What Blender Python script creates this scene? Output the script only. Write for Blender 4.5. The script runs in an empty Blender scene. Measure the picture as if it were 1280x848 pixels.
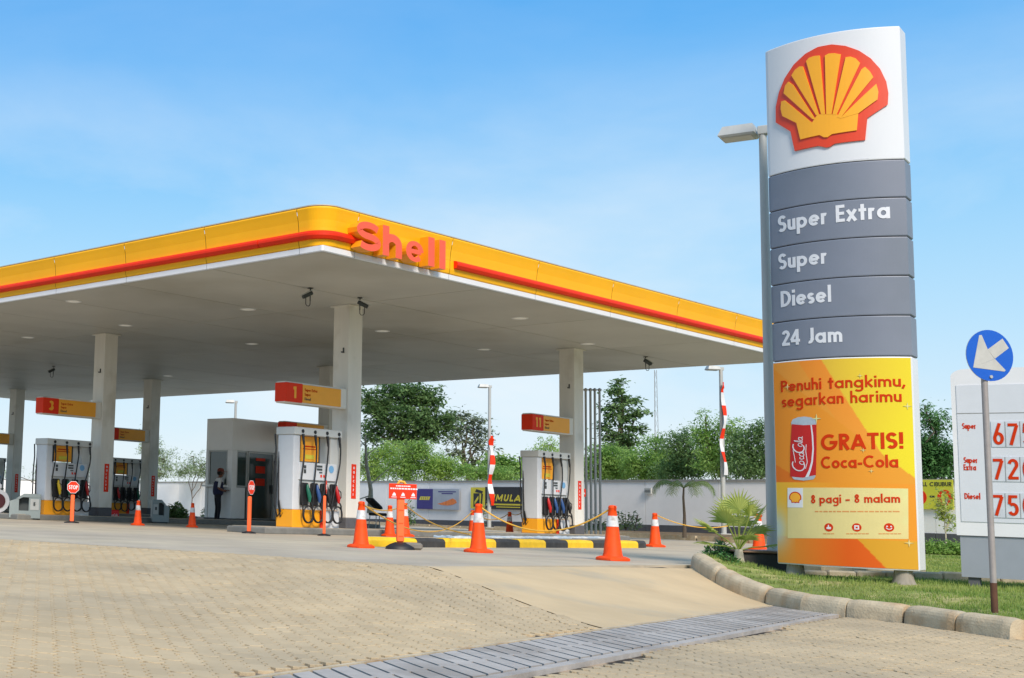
import bpy, bmesh, math, random
import numpy as np
from mathutils import Vector, Matrix, noise
random.seed(7)
sc = bpy.context.scene
COL = sc.collection
PI = math.pi

# ------------------------------------------------------------------ camera
F_, CX_, CY_, PITCH_, ROLL_, AZ_, CAMH = 1623.803, 173.752, 424.0, 0.126162, 0.037430, 0.864492, 0.54661
def cam_rot():
    cy, sy = math.cos(PITCH_), math.sin(PITCH_)
    B = np.array([[1, 0, 0], [0, 0, -1], [0, 1, 0.]])
    P = np.array([[1, 0, 0], [0, cy, sy], [0, -sy, cy]])
    cr, sr = math.cos(ROLL_), math.sin(ROLL_)
    return np.array([[cr, -sr, 0], [sr, cr, 0], [0, 0, 1]]) @ P @ B
WC = cam_rot()
cam_d = bpy.data.cameras.new('camera'); cam = bpy.data.objects.new('camera', cam_d); COL.objects.link(cam)
cam_d.sensor_width = 36; cam_d.sensor_fit = 'HORIZONTAL'; cam_d.lens = F_ / 1280 * 36
cam_d.shift_x = (640 - CX_) / 1280; cam_d.shift_y = 0
cam_d.clip_start = 0.1; cam_d.clip_end = 3000
M = Matrix(((WC[0][0], -WC[1][0], -WC[2][0], 0), (WC[0][1], -WC[1][1], -WC[2][1], 0), (WC[0][2], -WC[1][2], -WC[2][2], CAMH), (0, 0, 0, 1)))
cam.matrix_world = M
sc.camera = cam
KI = np.linalg.inv(np.array([[F_, 0, CX_], [0, F_, CY_], [0, 0, 1]]) @ WC)
def ray(u, v): return KI @ np.array([u, v, 1.])
def G(u, v, z=0.):
    d = ray(u, v); q = d * ((z - CAMH) / d[2]); return (q[0], q[1])
def at(u, v, Y):
    d = ray(u, v); q = d * (Y / d[1]); return Vector((q[0], q[1], q[2] + CAMH))
R2 = np.array([math.sin(AZ_), math.cos(AZ_)]); L2 = np.array([-math.cos(AZ_), math.sin(AZ_)])
A2 = np.array([3.4907, 24.7625]); HS = 5.533
PHI = PI / 2 - AZ_
def RL(r, l, z=0.):
    q = A2 + R2 * r + L2 * l; return (q[0], q[1], z)
def toRL(x, y):
    q = np.array([x, y]) - A2; return (q @ R2, q @ L2)

# ------------------------------------------------------------------ world, sun, exposure
SUN_EL, SUN_AZ = math.radians(40), math.radians(171)      # azimuth measured clockwise from +Y
w = bpy.data.worlds.new("World"); sc.world = w; w.use_nodes = True
nt = w.node_tree; nt.nodes.clear()
def N(nt, t, **k):
    n = nt.nodes.new(t)
    for a, b in k.items(): setattr(n, a, b)
    return n
sky = N(nt, 'ShaderNodeTexSky', sky_type='NISHITA', sun_disc=False, sun_elevation=SUN_EL, sun_rotation=SUN_AZ)
sky.air_density = 1.0; sky.dust_density = 0.6; sky.ozone_density = 2.2
bg = N(nt, 'ShaderNodeBackground'); out = N(nt, 'ShaderNodeOutputWorld')
tc = N(nt, 'ShaderNodeTexCoord'); sep = N(nt, 'ShaderNodeSeparateXYZ')
nt.links.new(tc.outputs['Generated'], sep.inputs[0])
mp = N(nt, 'ShaderNodeMapping'); mp.inputs['Scale'].default_value = (1.0, 1.0, 2.6); mp.inputs['Location'].default_value = (3.1, 0.4, 0)
nt.links.new(tc.outputs['Generated'], mp.inputs[0])
nz = N(nt, 'ShaderNodeTexNoise'); nz.inputs['Scale'].default_value = 2.3; nz.inputs['Detail'].default_value = 8; nz.inputs['Roughness'].default_value = .56; nz.inputs['Distortion'].default_value = .25
nt.links.new(mp.outputs[0], nz.inputs[0])
ramp = N(nt, 'ShaderNodeValToRGB'); cr = ramp.color_ramp; cr.interpolation = 'B_SPLINE'
stops = [(0.0, (.82, .88, .93)), (.06, (.70, .85, .95)), (.14, (.50, .77, .97)), (.24, (.27, .63, .97)), (.36, (.07, .40, .92)), (.55, (.16, .42, .80)), (1.0, (.30, .50, .76))]
while len(cr.elements) < len(stops): cr.elements.new(.5)
for e_, (p_, c_) in zip(cr.elements, stops): e_.position = p_; e_.color = (*[min(1, q) for q in c_], 1)
nt.links.new(sep.outputs[2], ramp.inputs[0])
sc6 = N(nt, 'ShaderNodeVectorMath', operation='SCALE'); sc6.inputs['Scale'].default_value = 5.6; nt.links.new(ramp.outputs[0], sc6.inputs[0])
m0 = N(nt, 'ShaderNodeMix', data_type='RGBA'); m0.inputs[0].default_value = .93
nt.links.new(sky.outputs[0], m0.inputs[6]); nt.links.new(sc6.outputs[0], m0.inputs[7])
mr2 = N(nt, 'ShaderNodeMapRange'); mr2.inputs['From Min'].default_value = 0.40; mr2.inputs['From Max'].default_value = 0.66
mr2.inputs['To Min'].default_value = 0.0; mr2.inputs['To Max'].default_value = 0.80
nt.links.new(nz.outputs[0], mr2.inputs[0])
fade = N(nt, 'ShaderNodeMapRange'); fade.inputs['From Min'].default_value = 0.13; fade.inputs['From Max'].default_value = 0.33
fade.inputs['To Min'].default_value = 1.0; fade.inputs['To Max'].default_value = 0.14
nt.links.new(sep.outputs[2], fade.inputs[0])
mul = N(nt, 'ShaderNodeMath', operation='MULTIPLY'); nt.links.new(mr2.outputs[0], mul.inputs[0]); nt.links.new(fade.outputs[0], mul.inputs[1])
mix = N(nt, 'ShaderNodeMix', data_type='RGBA'); mix.inputs[7].default_value = (5.0, 5.3, 5.5, 1)
nt.links.new(mul.outputs[0], mix.inputs[0]); nt.links.new(m0.outputs[2], mix.inputs[6])
nt.links.new(mix.outputs[2], bg.inputs[0]); nt.links.new(bg.outputs[0], out.inputs[0])
bg.inputs[1].default_value = 0.10
sun_d = bpy.data.lights.new('sun', 'SUN'); sun = bpy.data.objects.new('sun', sun_d); COL.objects.link(sun)
sun_d.energy = 2.5; sun_d.angle = math.radians(17); sun_d.color = (1, .89, .785)
sd = Vector((math.sin(SUN_AZ) * math.cos(SUN_EL), math.cos(SUN_AZ) * math.cos(SUN_EL), math.sin(SUN_EL)))
sun.rotation_euler = sd.to_track_quat('Z', 'Y').to_euler()
sc.view_settings.view_transform = 'Standard'; sc.view_settings.look = 'None'
sc.view_settings.exposure = 0.85; sc.view_settings.gamma = 1
sc.view_settings.use_curve_mapping = False

# ------------------------------------------------------------------ materials
def lin(c):
    if isinstance(c, str): c = tuple(int(c[i:i + 2], 16) / 255 for i in (0, 2, 4))
    return tuple((x / 12.92 if x <= .04045 else ((x + .055) / 1.055) ** 2.4) for x in c)
MATS = {}
def mat(name, col, rough=.6, metal=0, var=.12, scale=6., bump=0., bscale=40., spec=.5, island=0., streak=False, col2=None, c2scale=1.5, c2lo=.45, c2hi=.62, trans=0., emit=None):
    if name in MATS: return MATS[name]
    m = bpy.data.materials.new(name); m.use_nodes = True; t = m.node_tree; b = t.nodes['Principled BSDF']
    c = lin(col)
    b.inputs['Roughness'].default_value = rough; b.inputs['Metallic'].default_value = metal
    b.inputs['Specular IOR Level'].default_value = spec
    co = N(t, 'ShaderNodeTexCoord'); geo = N(t, 'ShaderNodeNewGeometry')
    vec = geo.outputs['Position']
    mpn = N(t, 'ShaderNodeMapping'); t.links.new(vec, mpn.inputs[0])
    if streak: mpn.inputs['Scale'].default_value = (1, 1, .12)
    n1 = N(t, 'ShaderNodeTexNoise'); n1.inputs['Scale'].default_value = scale; n1.inputs['Detail'].default_value = 6; n1.inputs['Roughness'].default_value = .6
    t.links.new(mpn.outputs[0], n1.inputs[0])
    mrn = N(t, 'ShaderNodeMapRange'); mrn.inputs['From Min'].default_value = .3; mrn.inputs['From Max'].default_value = .7
    mrn.inputs['To Min'].default_value = 1 - var; mrn.inputs['To Max'].default_value = 1 + var
    t.links.new(n1.outputs[0], mrn.inputs[0])
    fac = mrn.outputs[0]
    if island:
        oi = N(t, 'ShaderNodeObjectInfo'); ad = N(t, 'ShaderNodeMath', operation='ADD'); fr = N(t, 'ShaderNodeMath', operation='FRACT')
        t.links.new(oi.outputs['Random'], ad.inputs[0]); t.links.new(geo.outputs['Random Per Island'], ad.inputs[1]); t.links.new(ad.outputs[0], fr.inputs[0])
        m2 = N(t, 'ShaderNodeMapRange'); m2.inputs['To Min'].default_value = 1 - island; m2.inputs['To Max'].default_value = 1 + island
        t.links.new(fr.outputs[0], m2.inputs[0])
        mm = N(t, 'ShaderNodeMath', operation='MULTIPLY'); t.links.new(fac, mm.inputs[0]); t.links.new(m2.outputs[0], mm.inputs[1]); fac = mm.outputs[0]
    base = N(t, 'ShaderNodeRGB'); base.outputs[0].default_value = (*c, 1); bo = base.outputs[0]
    if col2 is not None:
        n2 = N(t, 'ShaderNodeTexNoise'); n2.inputs['Scale'].default_value = c2scale; n2.inputs['Detail'].default_value = 5
        t.links.new(vec, n2.inputs[0])
        m3 = N(t, 'ShaderNodeMapRange'); m3.inputs['From Min'].default_value = c2lo; m3.inputs['From Max'].default_value = c2hi
        t.links.new(n2.outputs[0], m3.inputs[0])
        mx = N(t, 'ShaderNodeMix', data_type='RGBA'); mx.inputs[7].default_value = (*lin(col2), 1)
        t.links.new(m3.outputs[0], mx.inputs[0]); t.links.new(bo, mx.inputs[6]); bo = mx.outputs[2]
    vm = N(t, 'ShaderNodeVectorMath', operation='SCALE'); t.links.new(bo, vm.inputs[0]); t.links.new(fac, vm.inputs['Scale'])
    t.links.new(vm.outputs[0], b.inputs['Base Color'])
    if bump:
        n3 = N(t, 'ShaderNodeTexNoise'); n3.inputs['Scale'].default_value = bscale; n3.inputs['Detail'].default_value = 4
        t.links.new(vec, n3.inputs[0])
        bp = N(t, 'ShaderNodeBump'); bp.inputs['Strength'].default_value = bump; bp.inputs['Distance'].default_value = .01
        t.links.new(n3.outputs[0], bp.inputs['Height']); t.links.new(bp.outputs[0], b.inputs['Normal'])
    if trans:
        b.inputs['Transmission Weight'].default_value = trans
    if emit:
        b.inputs['Emission Color'].default_value = (*lin(emit[0]), 1); b.inputs['Emission Strength'].default_value = emit[1]
    MATS[name] = m
    return m
def leafmat(name, a, b2, tr=.35):
    if name in MATS: return MATS[name]
    m = bpy.data.materials.new(name); m.use_nodes = True; t = m.node_tree; b = t.nodes['Principled BSDF']; o = t.nodes['Material Output']
    geo = N(t, 'ShaderNodeNewGeometry'); mx = N(t, 'ShaderNodeMix', data_type='RGBA')
    n2 = N(t, 'ShaderNodeTexNoise'); n2.inputs['Scale'].default_value = .8; t.links.new(geo.outputs['Position'], n2.inputs[0])
    ad = N(t, 'ShaderNodeMath', operation='MULTIPLY_ADD'); ad.inputs[1].default_value = .5; t.links.new(geo.outputs['Random Per Island'], ad.inputs[0])
    m3 = N(t, 'ShaderNodeMapRange'); m3.inputs['From Min'].default_value = .35; m3.inputs['From Max'].default_value = .65; m3.inputs['To Max'].default_value = .5
    t.links.new(n2.outputs[0], m3.inputs[0]); t.links.new(m3.outputs[0], ad.inputs[2]); t.links.new(ad.outputs[0], mx.inputs[0])
    mx.inputs[6].default_value = (*lin(a), 1); mx.inputs[7].default_value = (*lin(b2), 1)
    t.links.new(mx.outputs[2], b.inputs['Base Color']); b.inputs['Roughness'].default_value = .55; b.inputs['Specular IOR Level'].default_value = .3
    tl = N(t, 'ShaderNodeBsdfTranslucent'); t.links.new(mx.outputs[2], tl.inputs[0])
    ms = N(t, 'ShaderNodeMixShader'); ms.inputs[0].default_value = tr
    t.links.new(b.outputs[0], ms.inputs[1]); t.links.new(tl.outputs[0], ms.inputs[2]); t.links.new(ms.outputs[0], o.inputs[0])
    MATS[name] = m; return m

m_pave = mat('sand_paving', 'BDA987', .9, var=.10, scale=1.2, bump=.5, bscale=90, island=.055, spec=.25, col2='AC9C80', c2scale=.35, c2lo=.4, c2hi=.62)
m_joint = mat('joint_sand', '2E261C', .95, var=.35, scale=14, col2='A8947A', c2scale=4, c2lo=.50, c2hi=.60)
m_conc = mat('forecourt_concrete', 'ABA08D', .8, var=.14, scale=.9, bump=.25, bscale=60, col2='B8AC94', c2scale=.25, c2lo=.4, c2hi=.6)
m_ramp = mat('ramp_concrete', 'C2AC86', .8, var=.10, scale=.9, bump=.25, bscale=60, col2='A39B86', c2scale=.7, c2lo=.52, c2hi=.70)
m_kerb = mat('kerb_concrete', 'B8A98D', .85, var=.2, scale=5, bump=.6, bscale=50, col2='B0916A', c2scale=2.2, c2lo=.52, c2hi=.68)
m_cover = mat('drain_cover', 'A8A29A', .7, var=.10, scale=8, bump=.3, island=.07, col2='948D84', c2scale=1.6)
m_dark = mat('dark_void', '15130F', .9)
m_dirt = mat('soil', '6B5C45', .95, var=.3, scale=3)
m_grassg = mat('turf', '76843F', .95, var=.3, scale=7, bump=1, bscale=30, col2='9E9A62', c2scale=1.2, c2lo=.48, c2hi=.66)
m_grass = leafmat('grass_blades', '648838', 'A0A85C', .3)
m_white = mat('white_paint', 'D9DADB', .45, var=.04, scale=2)
m_tower_white = mat('tower_white', 'D3D6D8', .4, var=.02, scale=1)
m_offw = mat('column_paint', 'DBD8CE', .6, var=.07, scale=3, streak=True, col2='C2BDAE', c2scale=1.1, c2lo=.55, c2hi=.75)
m_wall = mat('wall_plaster', 'EFEDEA', .85, var=.06, scale=.8, bump=.2)
m_wallcap = mat('wall_cap', '8C8C88', .8)
m_plinth = mat('grey_plinth', '55565A', .8, var=.12)
m_soffit = mat('soffit_panel', 'BCBBB4', .5, var=.07, scale=.5, island=.035, col2='A9A69B', c2scale=.22, c2lo=.5, c2hi=.7)
m_yel = mat('canopy_yellow', 'F6B310', .5, spec=.3, var=.05, scale=.7)
m_redbar = mat('canopy_red', 'E02C06', .5, spec=.25, var=.05)
m_coral = mat('letter_face', 'EE5A3A', .4, var=.03)
m_letyel = mat('letter_side', 'EE9A12', .45, var=.03)
m_grey = mat('tower_grey', '737A87', .45, var=.04, scale=1.5, col2='6C7480', c2scale=.7)
m_text = mat('pale_letter', 'D3D6DA', .5, var=.03)
m_redtext = mat('red_print', 'C03206', .75, var=.03, spec=.15)
m_redsig = mat('sign_red', 'E23410', .6, var=.03, spec=.25)
m_metal = mat('galvanised_steel', 'AEB0AC', .5, metal=.1, var=.10, scale=5, streak=True)
m_orange = mat('cone_orange', 'EE4C0C', .6, spec=.3, var=.14, scale=7, col2='C8481C', c2scale=9., c2lo=.55, c2hi=.75)
m_cwhite = mat('cone_reflective_white', 'CFCFCE', .5, var=.14, scale=12, col2='A8A49C', c2scale=11., c2lo=.52, c2hi=.7)
m_black = mat('black_rubber', '1B1B1D', .55, var=.1)
m_rope = mat('yellow_rope', 'D9A63A', .7, var=.1)
m_kyel = mat('kerb_yellow', 'F0C01A', .6, var=.12, scale=6, bump=.3)
m_kblk = mat('kerb_black', '3A3835', .75, var=.3, scale=6, bump=.3)
m_glass = mat('dark_glass', '3B4B48', .12, var=.05, spec=.8)
m_alu = mat('aluminium_frame', 'B9BAB5', .4, var=.04)
m_hutw = mat('kiosk_panel', 'F2F0EC', .6, var=.04, scale=1.5)
m_hutp = mat('kiosk_light_panel', 'F0EFEC', .6, var=.03)
m_blue = mat('sign_blue', '0A55B8', .4, var=.04)
m_silver = mat('sign_silver', 'B4B3AC', .4, var=.08, scale=9)
m_boxgrey = mat('box_grey', '85908F', .5, var=.06)
m_boxdark = mat('box_dark', '3E4444', .6)
m_bark = mat('bark', '5C5144', .9, var=.25, scale=12)
m_palebark = mat('pale_bark', 'B4AC98', .9, var=.25, scale=12)
m_navy = mat('navy_cloth', '1B1F3E', .85, var=.15, scale=15)
m_trous = mat('dark_trousers', '15151D', .85)
m_skin = mat('skin', '7E5440', .6)
m_shirt = mat('white_shirt', 'CFCDCB', .8)
m_cap = mat('cap_cloth', '6E2F1E', .8)
m_bucket = mat('bucket_plastic', '3F3D66', .5)
m_pump = mat('pump_body', 'C3C4BF', .45, var=.04)
m_pumpside = mat('pump_side', 'CDD0D2', .45, var=.03)
m_pumpyel = mat('pump_yellow', 'F2A414', .45, var=.03)
m_postor = mat('post_orange', 'FF6A30', .5, var=.06)
m_lamp = mat('lamp_glass', 'E8E6DE', .3, emit=('FFF6E0', .06))
m_green = mat('nozzle_green', '14644C', .4); m_nblue = mat('nozzle_blue', '2A4C80', .4); m_nred = mat('nozzle_red', 'B41A1A', .4); m_nyel = mat('nozzle_yellow', 'D9B61C', .4)
m_purple = mat('banner_purple', '37307A', .6, var=.03); m_bsilver = mat('banner_silver', 'A3ABB6', .6, var=.10, scale=2)
m_borange = mat('banner_orange', 'DC7A3A', .6, var=.2, scale=7); m_bblack = mat('banner_black', '26262A', .6)
m_byel = mat('banner_yellow', 'D8C83A', .6, var=.03); m_lime = mat('banner_lime', 'CCCB3C', .6, var=.03)
m_tarp = mat('tarp', 'AEC0CC', .6, var=.15, scale=5, col2='DADCDC', c2scale=3)
m_crate = mat('crate_red', 'D8101C', .45); m_can = mat('can_red', 'B81410', .7, var=.03); m_cansil = mat('can_silver', 'B5BEC4', .3, metal=.5)
m_lid = mat('brown_lid', '8A6C58', .7)
m_bluest = mat('sticker_blue', '6FA4CC', .5)

# ------------------------------------------------------------------ mesh building
class MB:
    def __init__(s): s.v = []; s.f = []; s.m = []; s.mats = []; s.sm = []
    def mi(s, m):
        if m not in s.mats: s.mats.append(m)
        return s.mats.index(m)
    def add(s, vs, fs, m, smooth=False):
        o = len(s.v); s.v.extend([tuple(v) for v in vs]); k = s.mi(m)
        for f in fs: s.f.append(tuple(i + o for i in f)); s.m.append(k); s.sm.append(smooth)
    def box(s, c, d, m, rz=0, bevel=0, rot=None):
        x, y, z = (q / 2 for q in d)
        if bevel <= 0:
            vs = [(sx * x, sy * y, sz * z) for sz in (-1, 1) for sx, sy in ((-1, -1), (1, -1), (1, 1), (-1, 1))]
            fs = [(3, 2, 1, 0), (4, 5, 6, 7), (0, 1, 5, 4), (1, 2, 6, 5), (2, 3, 7, 6), (3, 0, 4, 7)]
        else:
            b = min(bevel, x * .9, y * .9, z * .9); vs = []
            prof = [(-z, b), (-z + b, 0), (z - b, 0), (z, b)]
            for pz, ins in prof:
                X, Y = x - ins, y - ins
                c8 = b if ins == 0 else 0.0001
                cb = b * .7 if ins == 0 else b * .35
                for sx, sy, k in ((-1, -1, 0), (1, -1, 1), (1, 1, 0), (-1, 1, 1)):
                    if (sx, sy) == (-1, -1): p = [(-X, -Y + cb), (-X + cb, -Y)]
                    elif (sx, sy) == (1, -1): p = [(X - cb, -Y), (X, -Y + cb)]
                    elif (sx, sy) == (1, 1): p = [(X, Y - cb), (X - cb, Y)]
                    else: p = [(-X + cb, Y), (-X, Y - cb)]
                    vs += [(q[0], q[1], pz) for q in p]
            fs = [tuple(range(7, -1, -1)), tuple(range(24, 32))]
            for r in range(3):
                for i in range(8): j = (i + 1) % 8; fs.append((r * 8 + i, r * 8 + j, r * 8 + 8 + j, r * 8 + 8 + i))
        if rot is not None: vs = [rot @ Vector(v) for v in vs]
        elif rz:
            cr, sr = math.cos(rz), math.sin(rz); vs = [(v[0] * cr - v[1] * sr, v[0] * sr + v[1] * cr, v[2]) for v in vs]
        s.add([(v[0] + c[0], v[1] + c[1], v[2] + c[2]) for v in vs], fs, m)
        return s
    def prism(s, pts, z0, z1, m, top_m=None):       # pts ccw in xy
        n = len(pts)
        s.add([(p[0], p[1], z0) for p in pts] + [(p[0], p[1], z1) for p in pts],
              [tuple(range(n - 1, -1, -1))] + [(i, (i + 1) % n, n + (i + 1) % n, n + i) for i in range(n)], m)
        s.add([(p[0], p[1], z1) for p in pts], [tuple(range(n))], top_m or m)
        return s
    def slab(s, pts, fn, d0, d1, m, side_m=None):   # 2D polygon (ccw seen from front) mapped by fn(a,b,depth)
        n = len(pts)
        s.add([fn(p[0], p[1], d1) for p in pts], [tuple(range(n))], m)
        s.add([fn(p[0], p[1], d0) for p in pts] + [fn(p[0], p[1], d1) for p in pts], [(i, (i + 1) % n, n + (i + 1) % n, n + i) for i in range(n)], side_m or m)
        return s
    def tube(s, path, r, m, seg=8, caps=True, smooth=True):
        P = [Vector(p) for p in path]; n = len(P); rr = r if isinstance(r, (list, tuple)) else [r] * n
        vs = []; up = None
        for i in range(n):
            t = (P[min(i + 1, n - 1)] - P[max(i - 1, 0)]).normalized()
            if up is None:
                up = Vector((0, 0, 1)) if abs(t.z) < .9 else Vector((1, 0, 0))
            a = t.cross(up); a = a.normalized() if a.length > 1e-6 else Vector((1, 0, 0)); up = a.cross(t).normalized()
            for k in range(seg):
                th = 2 * PI * k / seg; q = P[i] + (a * math.cos(th) + up * math.sin(th)) * rr[i]; vs.append(q)
        fs = [(i * seg + k, i * seg + (k + 1) % seg, (i + 1) * seg + (k + 1) % seg, (i + 1) * seg + k) for i in range(n - 1) for k in range(seg)]
        fs = [f[::-1] for f in fs]
        s.add(vs, fs, m, smooth)
        if caps:
            s.add(vs[:seg], [tuple(range(seg))], m); s.add(vs[-seg:], [tuple(range(seg - 1, -1, -1))], m)
        return s
    def lathe(s, prof, m, seg=16, c=(0, 0, 0), sx=1., sy=1., smooth=True, caps=True, square=0.):
        vs = []
        for (r, z) in prof:
            for k in range(seg):
                th = 2 * PI * k / seg
                q = 1.0
                if square: q = 1 / max(abs(math.cos(th)), abs(math.sin(th))) ** square
                vs.append((c[0] + r * q * sx * math.cos(th), c[1] + r * q * sy * math.sin(th), c[2] + z))
        n = len(prof)
        fs = [(i * seg + k, i * seg + (k + 1) % seg, (i + 1) * seg + (k + 1) % seg, (i + 1) * seg + k) for i in range(n - 1) for k in range(seg)]
        s.add(vs, fs, m, smooth)
        if caps:
            s.add(vs[:seg], [tuple(range(seg - 1, -1, -1))], m); s.add(vs[-seg:], [tuple(range(seg))], m)
        return s
    def grid(s, X, Y, fz, m, smooth=True):
        nx, ny = len(X), len(Y)
        s.add([(x, y, fz(x, y)) for y in Y for x in X], [(j * nx + i, j * nx + i + 1, (j + 1) * nx + i + 1, (j + 1) * nx + i) for j in range(ny - 1) for i in range(nx - 1)], m, smooth)
        return s
    def build(s, name, parent=None, loc=None, rz=0, recalc=False):
        me = bpy.data.meshes.new(name); me.from_pydata(s.v, [], s.f)
        for m in s.mats: me.materials.append(m)
        me.polygons.foreach_set('material_index', s.m); me.polygons.foreach_set('use_smooth', s.sm)
        if recalc:
            bm = bmesh.new(); bm.from_mesh(me); bmesh.ops.recalc_face_normals(bm, faces=bm.faces); bm.to_mesh(me); bm.free()
        me.update()
        o = bpy.data.objects.new(name, me); COL.objects.link(o)
        if parent is not None: o.parent = parent
        if loc is not None: o.location = loc
        if rz: o.rotation_euler = (0, 0, rz)
        return o
def thing(name, label, cat, loc=(0, 0, 0), rz=0, group=None):
    o = bpy.data.objects.new(name, None); COL.objects.link(o); o.empty_display_size = .2
    o.location = loc; o.rotation_euler = (0, 0, rz); o['label'] = label; o['category'] = cat
    if group: o['group'] = group
    return o
def tag(o, label, cat, group=None, kind=None):
    o['label'] = label
    if cat: o['category'] = cat
    if group: o['group'] = group
    if kind: o['kind'] = kind
    return o
def struct(o): o['kind'] = 'structure'; return o
def stuff(o): o['kind'] = 'stuff'; return o

# ------------------------------------------------------------------ lettering: a geometric sans drawn as strokes
def arc(cx, cy, r, a0, a1, ry=None, n=None):
    ry = ry or r; n = n or max(4, int(abs(a1 - a0) / 18))
    return [(cx + r * math.cos(math.radians(a0 + (a1 - a0) * i / n)), cy + ry * math.sin(math.radians(a0 + (a1 - a0) * i / n))) for i in range(n + 1)]
def sshape(w0, H, wt, cut=25):
    h = wt / 2; r = (H - wt) / 4; rx = (w0 - wt) / 2; cx = w0 / 2
    return arc(cx, H - h - r, rx, cut, 250, r, 12) + arc(cx, h + r, rx, 70, -180 + cut + 10, r, 12)
def glyph(ch, w, X=.66):
    h = w / 2; r = (X - w) / 2; c = X / 2
    if ch == ' ': return .32, []
    if ch == 'o': return X, [arc(c, c, r, 0, 360, n=22)]
    if ch == 'c': return X * .82, [arc(c, c, r, 48, 312)]
    if ch == 'e': return X, [[(h + .02, c), (X - h, c)], arc(c, c, r, 0, 318)]
    if ch == 'a': return X + .02, [arc(c, c, r, 0, 360, n=22), [(X - h, 0), (X - h, X)]]
    if ch == 'd': return X + .02, [arc(c, c, r, 0, 360, n=22), [(X - h, 0), (X - h, 1.04)]]
    if ch == 'b': return X + .02, [arc(c, c, r, 0, 360, n=22), [(h, 0), (h, 1.04)]]
    if ch == 'p': return X + .02, [arc(c, c, r, 0, 360, n=22), [(h, -.32), (h, X)]]
    if ch == 'g': return X + .02, [arc(c, c, r, 0, 360, n=22), [(X - h, X), (X - h, -.10)], arc(c, -.10, r, 0, -150, r * .75)]
    if ch in 'nhm':
        rn = (X * .78 - w) / 2; st = [[(h, 0), (h, 1.04 if ch == 'h' else X)]]
        k = 2 if ch == 'm' else 1; x = h
        for i in range(k):
            st.append(arc(x + rn, X - h - rn, rn, 180, 0) + [(x + 2 * rn, 0)]); x += 2 * rn
        return x + h, st
    if ch == 'u':
        rn = (X * .78 - w) / 2; return X * .78, [[(h, X)] + arc(h + rn, h + rn, rn, 180, 360), [(h + 2 * rn, X), (h + 2 * rn, 0)]]
    if ch == 'r': rn = (X * .62 - w) / 2 + .04; return X * .55, [[(h, 0), (h, X)], arc(h + rn, X - h - rn, rn, 180, 62)]
    if ch == 'i': return w, [[(h, 0), (h, X)], [(h, .80), (h, .80 + w)]]
    if ch == 'l': return w, [[(h, 0), (h, 1.04)]]
    if ch == 't': return .42, [[(.21, 0), (.21, .92)], [(0, X - h * .8), (.42, X - h * .8)]]
    if ch == 's': return X * .66, [sshape(X * .66, X, w * .9)]
    if ch == 'k': return X * .82, [[(h, 0), (h, 1.04)], [(X * .74, X), (w * .8, X * .48)], [(w * 1.1, X * .58), (X * .76, 0)]]
    if ch == 'x': return X * .85, [[(.06, 0), (X * .85 - .06, X)], [(.06, X), (X * .85 - .06, 0)]]
    if ch == ',': return w, [[(h + .05, w), (h - .08, -.16)]]
    if ch == '!': return w, [[(h, .30), (h, 1)], [(h, 0), (h, w * .95)]]
    if ch == '-': return .34, [[(0, .34), (.34, .34)]]
    if ch == '\u2013': return .45, [[(0, .33), (.45, .33)]]
    if ch == '*': return .1, [[(0, .62), (.09, .62)]]
    if ch == 'S': return .58, [sshape(.58, 1, w)]
    if ch == 'E': return .5, [[(h, 0), (h, 1)], [(h, 1 - h), (.5, 1 - h)], [(h, .5), (.47, .5)], [(h, h), (.5, h)]]
    if ch == 'L': return .46, [[(h, 1), (h, 0)], [(h, h), (.46, h)]]
    if ch == 'I': return w, [[(h, 0), (h, 1)]]
    if ch == 'T': return .62, [[(.31, 0), (.31, 1)], [(0, 1 - h), (.62, 1 - h)]]
    if ch == 'D': return .72, [[(h, 0), (h, 1)], [(h, 1 - h), (.25, 1 - h)] + arc(.24, .5, .48 - h, 88, -88, .5 - h) + [(h, h)]]
    if ch == 'J': return .38, [[(.38 - h, 1), (.38 - h, .3)] + arc(.13, .3, .25 - h, 0, -115, .3 - h)]
    if ch in 'PRB':
        st = [[(h, 0), (h, 1)], [(h, 1 - h), (.28, 1 - h)] + arc(.28, .72, .27 - h * .6, 88, -88, .28 - h) + [(h, .44 + h)]]
        if ch == 'R': st.append([(.26, .46), (.52, 0)])
        if ch == 'B': st.append([(h, .44 + h), (.28, .44 + h)] + arc(.28, .25 + h * .5, .29 - h * .6, 88, -88, .25 - h * .4) + [(h, h)])
        return .58, st
    if ch in 'CG':
        st = [arc(.5, .5, .5 - h, 50, 310 if ch == 'C' else 360, n=18)]
        if ch == 'G': st.append([(.54, .5 - h * .2), (1.0, .5 - h * .2)])
        return (.86 if ch == 'C' else 1.0), st
    if ch == 'O': return .95, [arc(.475, .5, .475 - h, 0, 360, .5 - h, 24)]
    if ch == 'A': return .82, [[(h * .7, 0), (.41, 1 - h)], [(.41, 1 - h), (.82 - h * .7, 0)], [(.2, .28), (.62, .28)]]
    if ch == 'M': return .86, [[(h, 0), (h, 1)], [(h, 1 - h * .6), (.43, .25)], [(.43, .25), (.86 - h, 1 - h * .6)], [(.86 - h, 1), (.86 - h, 0)]]
    if ch == 'H': return .64, [[(h, 0), (h, 1)], [(.64 - h, 0), (.64 - h, 1)], [(h, .5), (.64 - h, .5)]]
    if ch == 'U': return .62, [[(h, 1)] + arc(.31, .31, .31 - h, 180, 360, .31 - h) + [(.62 - h, 1)]]
    if ch == '0': return .56, [arc(.28, .5, .28 - h, 0, 360, .5 - h, 24)]
    if ch == '1': return .34, [[(.34 - h, 0), (.34 - h, 1)], [(.34 - h, 1 - h), (0, .84)]]
    if ch == '2': return .54, [arc(.27, .72, .27 - h, 170, -30, .28 - h) + [(h * .7, h), ], [(0, h), (.54, h)]]
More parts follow.
